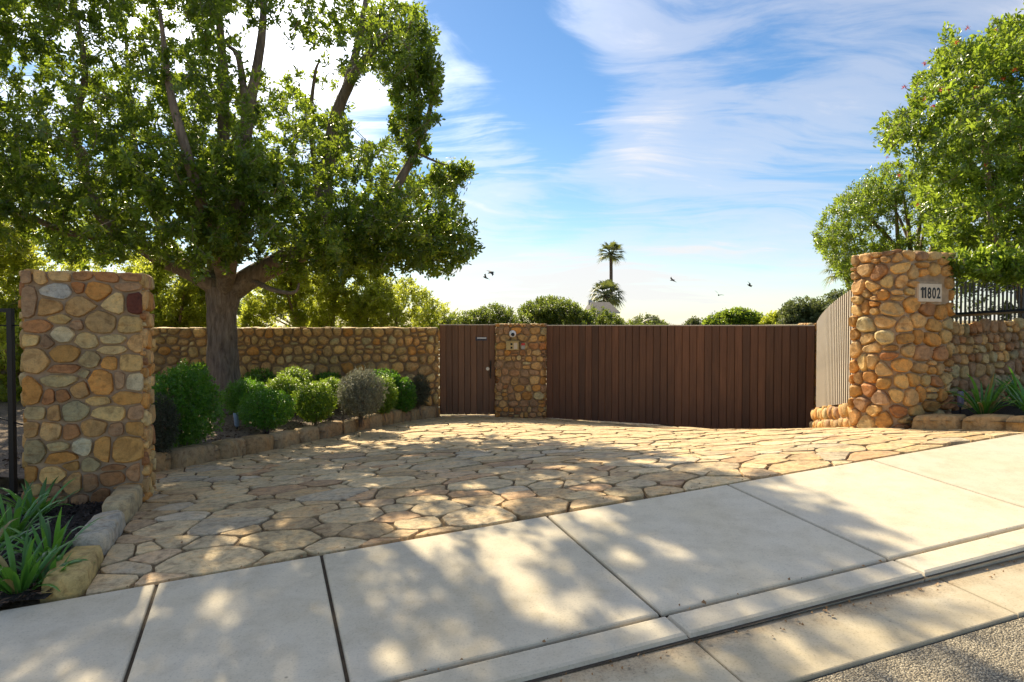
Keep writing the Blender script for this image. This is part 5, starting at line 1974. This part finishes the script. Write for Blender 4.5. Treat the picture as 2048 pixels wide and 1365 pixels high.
# dark feather-leaved plant right of the roof
dp = at(1268, 680, 24)
fpz = empty('feather_palm', tuple(dp))
tag(fpz, 'dark feathery palm leaves sweeping right, behind the gate top', 'palm')
m_ = MB()
m_.tube([(0, 0, -0.5), (0, 0, 0.25)], 0.08, 8)
m_.build('trunk', M['palmbark'], fpz)
for k in range(12):
    a = random.uniform(-0.6, 0.9) if k < 9 else random.uniform(2.4, 3.6)
    e = random.uniform(0.5, 1.2)
    m_ = MB()
    pts = frond(m_, (0, 0, 0.25), (math.cos(a) * math.cos(e), math.sin(a) * math.cos(e), math.sin(e)), random.uniform(0.9, 1.35), 1.5, 0, 0, None)
    for i in range(2, len(pts)):
        t = unit(pts[i] - pts[i - 1])
        s = unit(np.cross(t, np.array([0, 0, 1.0])))
        for sg in (-1, 1):
            for f_ in (0.0, 0.5):
                p = pts[i - 1] + (pts[i] - pts[i - 1]) * f_
                tipp = p + unit(t * 0.8 + s * sg * 0.7 + np.array([0, 0, -.35])) * 0.30
                m_.add([p, p + t * 0.03, tipp], [(0, 1, 2)])
    fo = m_.build('frond', M['palm'], fpz)
    a_ = fo.data.attributes.new('tone', 'FLOAT', 'POINT')
    a_.data.foreach_set('value', np.full(len(fo.data.vertices), 0.05, np.float32))


# ------------------------------------------------------------------ house behind the gate
hy = 40
h0, h1 = at(1182, 625, hy), at(1236, 625, hy)
house = empty('house', (h0[0], hy, -2.5))
tag(house, 'small white house with dark roof, half hidden by shrubs', 'house')
w_ = h1[0] - h0[0]
zr0, zr1 = at(1200, 625, hy)[2] + 2.5, at(1200, 603, hy)[2] + 2.5
m_ = MB()
m_.box((w_ / 2, 2.0, zr0 / 2), (w_ / 2 - 0.12, 0, 0), (0, 1.9, 0), (0, 0, zr0 / 2 - 0.01))
m_.build('wall', M['render'], house)
m_ = MB()
i0, i1 = w_ * 0.10, w_ * 0.80
m_.add([(-0.1, -0.15, zr0), (w_ + .1, -0.15, zr0), (w_ + .1, 4.15, zr0), (-0.1, 4.15, zr0), (i0, 1.4, zr1), (i1, 1.4, zr1), (i1, 2.6, zr1), (i0, 2.6, zr1)],
       [(3, 2, 1, 0), (0, 1, 5, 4), (1, 2, 6, 5), (2, 3, 7, 6), (3, 0, 4, 7), (4, 5, 6, 7)])
rf = m_.build('roof', M['rooftile'], house)
m_ = MB()
m_.box((w_ * 0.1, 1.9, zr1 - 0.15), (0.11, 0, 0), (0, 0.11, 0), (0, 0, 0.3))
m_.build('chimney', M['render'], rf)
m_ = MB()
m_.box((w_ / 2, -0.19, zr0 - 0.03), (w_ / 2 + .1, 0, 0), (0, 0.035, 0), (0, 0, 0.05))
m_.build('fascia', M['render'], rf)
m_ = MB()
m_.box((w_ * .35, 0.07, zr0 - 0.75), (0.3, 0, 0), (0, 0.03, 0), (0, 0, 0.35))
m_.build('window', M['lens'], house)


# ------------------------------------------------------------------ clipped shrubs in the bed
def ball_shrub(label, u, v, w, h, y, mat, n, leaf, group, rough=0.085, loose=0.0, name='clipped_shrub', tone0=0.45):
    c = at(u, v, y)
    rx = w / 2 * y / F
    rz = h / 2 * y / F
    zb = float(bedz(np.array([[c[0], y]]))[0])
    root = empty(name, (c[0], y, zb))
    tag(root, label, 'shrub', group)
    off_ = np.array([c[0], y, zb])
    cz = c[2] - zb
    cz = max(cz, rz * 0.75)
    # stems
    m_ = MB()
    for k in range(9):
        d = unit(np.array([random.uniform(-1, 1), random.uniform(-1, 1), 1.3]))
        e = np.array([d[0] * rx * 0.75, d[1] * rx * 0.75, cz + d[2] * rz * 0.5])
        m_.tube(spline([(random.uniform(-.05, .05), random.uniform(-.05, .05), -0.03), e * np.array([.4, .4, .5]), e], 4), 0.009, 5)
    m_.build('stems', M['bark'], root, True)
    m = int(n * 1.7) // 5
    d = unit(rng.normal(size=(m, 3)))
    rr = rng.uniform(0.0, 1, m) ** 0.25
    lob = np.array([mnoise.noise(Vector((a * 2.6 + u, b * 2.6, c_ * 2.6))) + 0.5 * mnoise.noise(Vector((a * 7 + u, b * 7, c_ * 7))) for a, b, c_ in d])
    tips_ = d * np.array([rx, rx, rz]) * (rr * (1 + rough * 2 * lob) * (1 + loose * rng.normal(size=m)))[:, None] * 0.97 + np.array([0, 0, cz])
    tips_ = tips_[tips_[:, 2] > 0.03]
    dd = unit((tips_ - np.array([0, 0, cz])) / np.array([rx, rx, rz]) + np.array([0, 0, 0.35]) + rng.normal(size=tips_.shape) * 0.3)
    per = 5
    P, D, Nn = rosettes(tips_, dd, per, 1.2, leaf * 1.3)
    tone = np.clip(rng.normal(tone0, 0.22, len(P)), 0, 1)
    o_ = leaves('foliage', P, D, Nn, rng.uniform(0.75, 1.25, len(P)) * leaf, rng.uniform(0.75, 1.25, len(P)) * leaf * (0.52 if mat not in ('silver', 'olive') else 0.3), M[mat], root, tone)
    o_['kind'] = 'stuff'
    return root


GS = 'clipped shrubs in the stone-edged bed'
ball_shrub('largest round green shrub, beside the left stone pillar', 366, 812, 152, 172, 7.7, 'box', 14000, 0.03, GS, 0.11)
ball_shrub('dull grey-green upright shrub against the left pillar, before the largest shrub', 322, 848, 74, 128, 7.15, 'olive', 7000, 0.026, GS, 0.08, 0.03)
ball_shrub('round green shrub touching the right side of the big trunk', 492, 795, 92, 80, 10.0, 'box', 7500, 0.028, GS)
ball_shrub('broad dark green ball shrub nearest the kerb, right of the blue-grey spotlight', 533, 818, 116, 86, 9.2, 'box', 9000, 0.027, GS)
ball_shrub('middle green ball shrub behind the broad dark one', 568, 783, 76, 68, 10.5, 'box_l', 6000, 0.028, GS)
ball_shrub('light-topped ball shrub close to the wall, behind the middle ball', 590, 762, 78, 56, 11.4, 'box_l', 5000, 0.028, GS)
ball_shrub('fine round green shrub left of the thin dark stake', 630, 803, 90, 88, 9.8, 'box_l', 8500, 0.027, GS)
ball_shrub('green shrub half hidden left of the silver shrub', 660, 785, 62, 66, 10.9, 'box_l', 4500, 0.028, GS)
ball_shrub('large silver-grey shrub with spiky outline', 723, 787, 98, 104, 10.3, 'silver', 9000, 0.036, GS, 0.07, 0.05)
ball_shrub('pale green shrub right behind the silver shrub', 768, 790, 56, 80, 11.1, 'box_l', 5000, 0.028, GS)
ball_shrub('flat-topped green shrub near the wall above the pale green one', 768, 760, 74, 46, 11.8, 'box', 4200, 0.028, GS)
ball_shrub('dark green shrub second from the narrow gate', 808, 792, 54, 72, 11.7, 'box', 4500, 0.028, GS)
ball_shrub('grey shrub closest to the narrow side gate', 838, 782, 50, 66, 12.1, 'olive', 4200, 0.034, GS, 0.08, 0.05, tone0=0.7)
ball_shrub('low dark shrub by the wall just right of the trunk', 520, 762, 66, 52, 11.6, 'box', 3500, 0.03, GS, tone0=0.25)
ball_shrub('low dark shrub by the wall left of the trunk', 402, 752, 60, 56, 11.4, 'box', 3500, 0.03, GS, tone0=0.25)
ball_shrub('low dark shrub by the wall behind the silver shrub', 655, 760, 56, 34, 11.9, 'box', 2800, 0.03, GS, tone0=0.25)

# spotlight, stake
p = at(474, 838, 9.35)
zb = float(bedz(np.array([[p[0], 9.35]]))[0])
sp_ = empty('spotlight', (p[0], 9.35, zb))
tag(sp_, 'small blue-grey garden spotlight under the shrubs near the trunk', 'garden light', 'garden spotlights')
m_ = MB()
m_.tube([(0, 0, -0.03), (0, 0, 0.05)], 0.012, 6)
m_.build('stake', M['black'], sp_)
m_ = MB()
m_.tube([(0.01, 0, 0.04), (0.0, 0, 0.07), (-0.02, 0.01, 0.22), (-0.022, 0.011, 0.235)], [0.024, 0.034, 0.036, 0.030], 12)
m_.build('head', M['bluegrey'], sp_, True)
p = at(686, 838, 9.6)
zb = float(bedz(np.array([[p[0], 9.6]]))[0])
m_ = MB()
m_.tube([(0, 0, -0.05), (0, 0, 0.36)], 0.006, 6)
st_ = m_.build('stake', M['black'])
st_.location = (p[0], 9.6, zb)
st_.name = 'irrigation_stake'
tag(st_, 'thin dark upright stake between the fine green and silver shrubs', 'stake')
p = at(1921, 800, 8.05)
zb = G(p[0], 8.05) + 0.1
sp_ = empty('spotlight', (p[0], 8.05, zb))
tag(sp_, 'lilac-grey garden spotlight at the wall behind the right-hand plants', 'garden light', 'garden spotlights')
m_ = MB()
m_.tube([(0, 0, -0.03), (0, 0, 0.08)], 0.012, 6)
m_.build('stake', M['black'], sp_)
m_ = MB()
m_.tube([(0, 0, 0.07), (0, 0, 0.1), (0.01, 0.02, 0.25), (0.01, 0.02, 0.26)], [0.02, 0.034, 0.037, 0.03], 12)
m_.build('head', M['lilac'], sp_, True)


# ------------------------------------------------------------------ strap-leaved plants (agapanthus)
def strap_plant(label, x, y, z, size, nl, group, mat='strap'):
    root = empty('strap_plant', (x, y, z))
    tag(root, label, 'plant', group)
    nl = int(nl * 1.35)
    for k in range(nl):
        a = k * 2.399 + random.uniform(-.35, .35)
        e = R(random.uniform(48, 86)) * (1 - 0.35 * (k / nl))
        L_ = size * random.uniform(0.65, 1.12)
        w = random.uniform(0.011, 0.019) * (1.0 if size < 0.5 else 1.15)
        droop = random.uniform(0.6, 2.9)
        p = np.array([math.cos(a) * 0.025, math.sin(a) * 0.025, -0.02])
        d = np.array([math.cos(a) * math.cos(e), math.sin(a) * math.cos(e), math.sin(e)])
        s = np.array([-math.sin(a), math.cos(a), 0.0])
        tw = random.uniform(-0.5, 0.5)
        seg = 7
        vs, fs = [], []
        for i in range(seg + 1):
            f_ = i / seg
            ww = w * (0.75 + 0.5 * f_) * (1 - max(0, (f_ - 0.55) / 0.45) ** 1.6 * 0.93)
            up = np.cross(s, d)
            s2 = unit(s + up * tw * f_)
            vs += [p - s2 * ww, p - up * ww * 0.35, p + s2 * ww]
            p = p + d * L_ / seg
            d = unit(d + np.array([0, 0, -droop * f_ / seg * 1.6]))
        for i in range(seg):
            b = 3 * i
            fs += [(b, b + 1, b + 4, b + 3), (b + 1, b + 2, b + 5, b + 4)]
        o_ = mesh_obj('leaf', vs, fs, M['driedstrap' if random.random() < 0.06 else mat], root, True)
        a_ = o_.data.attributes.new('tone', 'FLOAT', 'POINT')
        a_.data.foreach_set('value', np.full(len(vs), random.uniform(0.1, 0.95), np.float32))
    return root


GA = 'strap-leaved plants at the pillars'


def on_g(u, v):
    """foot of a plant seen at a pixel: march along the sight line to the ground"""
    r = ray(u, v)
    lo = 1.5
    for k in range(400):
        y = 1.5 + k * 0.03
        p = r * (y / r[1])
        if p[2] < G(p[0], p[1]):
            return p
    return p


for (u, v, sz, nl, lab) in [(40, 1190, 0.35, 26, 'bright strap-leaved plant at the sidewalk edge, nearest the camera'),
                            (100, 1128, 0.37, 24, 'strap-leaved plant in the dark mulch left of the kerb stones'),
                            (22, 1085, 0.40, 24, 'strap-leaved plant at the frame edge before the pillar'),
                            (70, 1040, 0.36, 22, 'strap-leaved plant at the foot of the square pillar and black post'),
                            (96, 1172, 0.24, 18, 'small strap-leaved plant beside the lowest kerb stone'),
                            (-40, 1150, 0.40, 22, 'strap-leaved plant cut by the left edge of the view')]:
    p = on_g(u, v)
    strap_plant(lab, p[0], p[1], G(p[0], p[1]) + 0.01, sz, nl, GA)
for (x, y, sz, nl, lab) in [(5.28, 7.55, 0.50, 30, 'dark green strap-leaved plant right of the number pillar'),
                            (5.48, 7.10, 0.46, 30, 'strap-leaved plant at the right edge behind the curved kerb'),
                            (5.85, 7.75, 0.50, 26, 'strap-leaved plant near the wall at the right edge'),
                            (5.75, 6.95, 0.46, 24, 'strap-leaved plant on the far right, partly out of view')]:
    strap_plant(lab, x, y, G(x, y) + 0.1, sz, nl, GA)

# ------------------------------------------------------------------ black metal frame left of the left pillar
p = at(27, 985, 5.72)
bfm = empty('metal_frame', (p[0], 5.72, -1.47))
tag(bfm, 'black metal frame left of the square stone pillar', 'gate')
m_ = MB()
htop = at(27, 617, 5.72)[2] + 1.47
m_.box((0, 0, htop / 2 - 0.05), (0.021, 0, 0), (0, 0.021, 0), (0, 0, htop / 2 + 0.05))
m_.build('post', M['black'], bfm)
m_ = MB()
m_.box((-0.52, 0, htop - 0.017), (0.4985, 0, 0), (0, 0.02, 0), (0, 0, 0.016))
m_.build('top_bar', M['black'], bfm)
m_ = MB()
m_.tube([(-1.0, 0.0, htop - 0.145), (0.13, 0.0, htop - 0.145)], 0.006, 6)
m_.tube([(-1.0, 0.0, 0.93), (0.1, 0.0, 0.62)], 0.006, 6)
m_.build('rod', M['black'], bfm)
m_ = MB()
m_.box((-1.04, 0, htop / 2 - 0.05), (0.021, 0, 0), (0, 0.021, 0), (0, 0, htop / 2 + 0.05))
m_.build('post', M['black'], bfm)

# ------------------------------------------------------------------ birds
def bird_mesh(fl):
    m_ = MB()
    m_.tube([(-0.16, 0, 0), (-0.10, 0, 0.01), (0, 0, 0.012), (0.09, 0, 0.01), (0.13, 0, 0.005), (0.17, 0, 0)], [0.012, 0.03, 0.045, 0.036, 0.022, 0.003], 7)
    b = m_.build('body', M['bird'], None, True)
    w = []
    for sg in (-1, 1):
        k = MB()
        vs = [(0.06, 0.02 * sg, 0.02), (-0.06, 0.02 * sg, 0.02), (-0.03, 0.16 * sg, 0.02 + fl * 0.1), (0.08, 0.15 * sg, 0.02 + fl * 0.1), (-0.08, 0.32 * sg, 0.02 + fl * 0.12)]
        top = [(a, b_, c + 0.008) for a, b_, c in vs]
        k.add(vs + top, [(0, 1, 2, 3), (3, 2, 4), (5, 8, 7, 6), (8, 9, 7), (0, 3, 8, 5), (3, 4, 9, 8), (4, 2, 7, 9), (2, 1, 6, 7)])
        w.append(k.build('wing', M['bird']))
    return [b] + w


BL = [(971, 556, 30, 2.6, 0.6, 'lower of the two birds flying close together near the tree', 1.0), (982, 546, 30, 0.4, -0.3, 'upper of the two birds flying close together near the tree', 1.1),
      (1345, 561, 28, 2.3, 0.2, 'dark gliding bird, first one right of the palms', 0.8), (1437, 591, 34, 1.2, 1.0, 'small bird lowest in the sky over the gate', 0.9),
      (1499, 572, 34, 0.3, 0.8, 'rightmost small bird in the open sky', 1.0)]
for i, (u, v, y, rz, fl, lab, k) in enumerate(BL):
    r_ = empty('bird', tuple(at(u, v, y)))
    r_.rotation_euler = (0.5, 0.2 * (i - 2), rz)
    r_.scale = (k * .9,) * 3
    tag(r_, lab, 'bird', 'birds in the sky')
    for prt in bird_mesh(fl):
        prt.parent = r_

# ------------------------------------------------------------------ fallen leaves
m_ = MB()
m_.add([(-0.04, 0, 0), (0, 0.016, 0.008), (0.045, 0.004, 0.012), (0.0, -0.016, 0.006)], [(0, 3, 2), (0, 2, 1)])
pk = m_.build('fallen_leaf', M['pinkleaf'])
p = on_g(158, 1112)
pk.location = (p[0], p[1], G(p[0], p[1]) + 0.035)
pk.rotation_euler = (0.3, 0.2, 0.9)
pk.scale = (1.3, 1.3, 1.3)
tag(pk, 'pink fallen leaf on the dark mulch beside the kerb stones', 'leaf')
pts = []
for k in range(150):
    s_, n_ = random.uniform(-1, 6), N_KERB - 0.02 - abs(random.gauss(0, 0.05))
    q = SN(s_, n_)
    pts.append((q[0], q[1], zG(s_, n_) + 0.006))
for k in range(90):
    s_ = random.uniform(-3, 6)
    n_ = random.choice((0.0, -W_SIDE)) + random.gauss(0, 0.015)
    q = SN(s_, n_)
    pts.append((q[0], q[1], S(*q) + 0.004))
for k in range(90):
    c = np.array([random.uniform(-3, 4), random.uniform(4, 11)])
    if in_drive(c):
        pts.append((c[0], c[1], G(*c) + 0.014))
chips('fallen_leaves', pts, M['dryleaf'], 0.010, 0.026, 0.5)
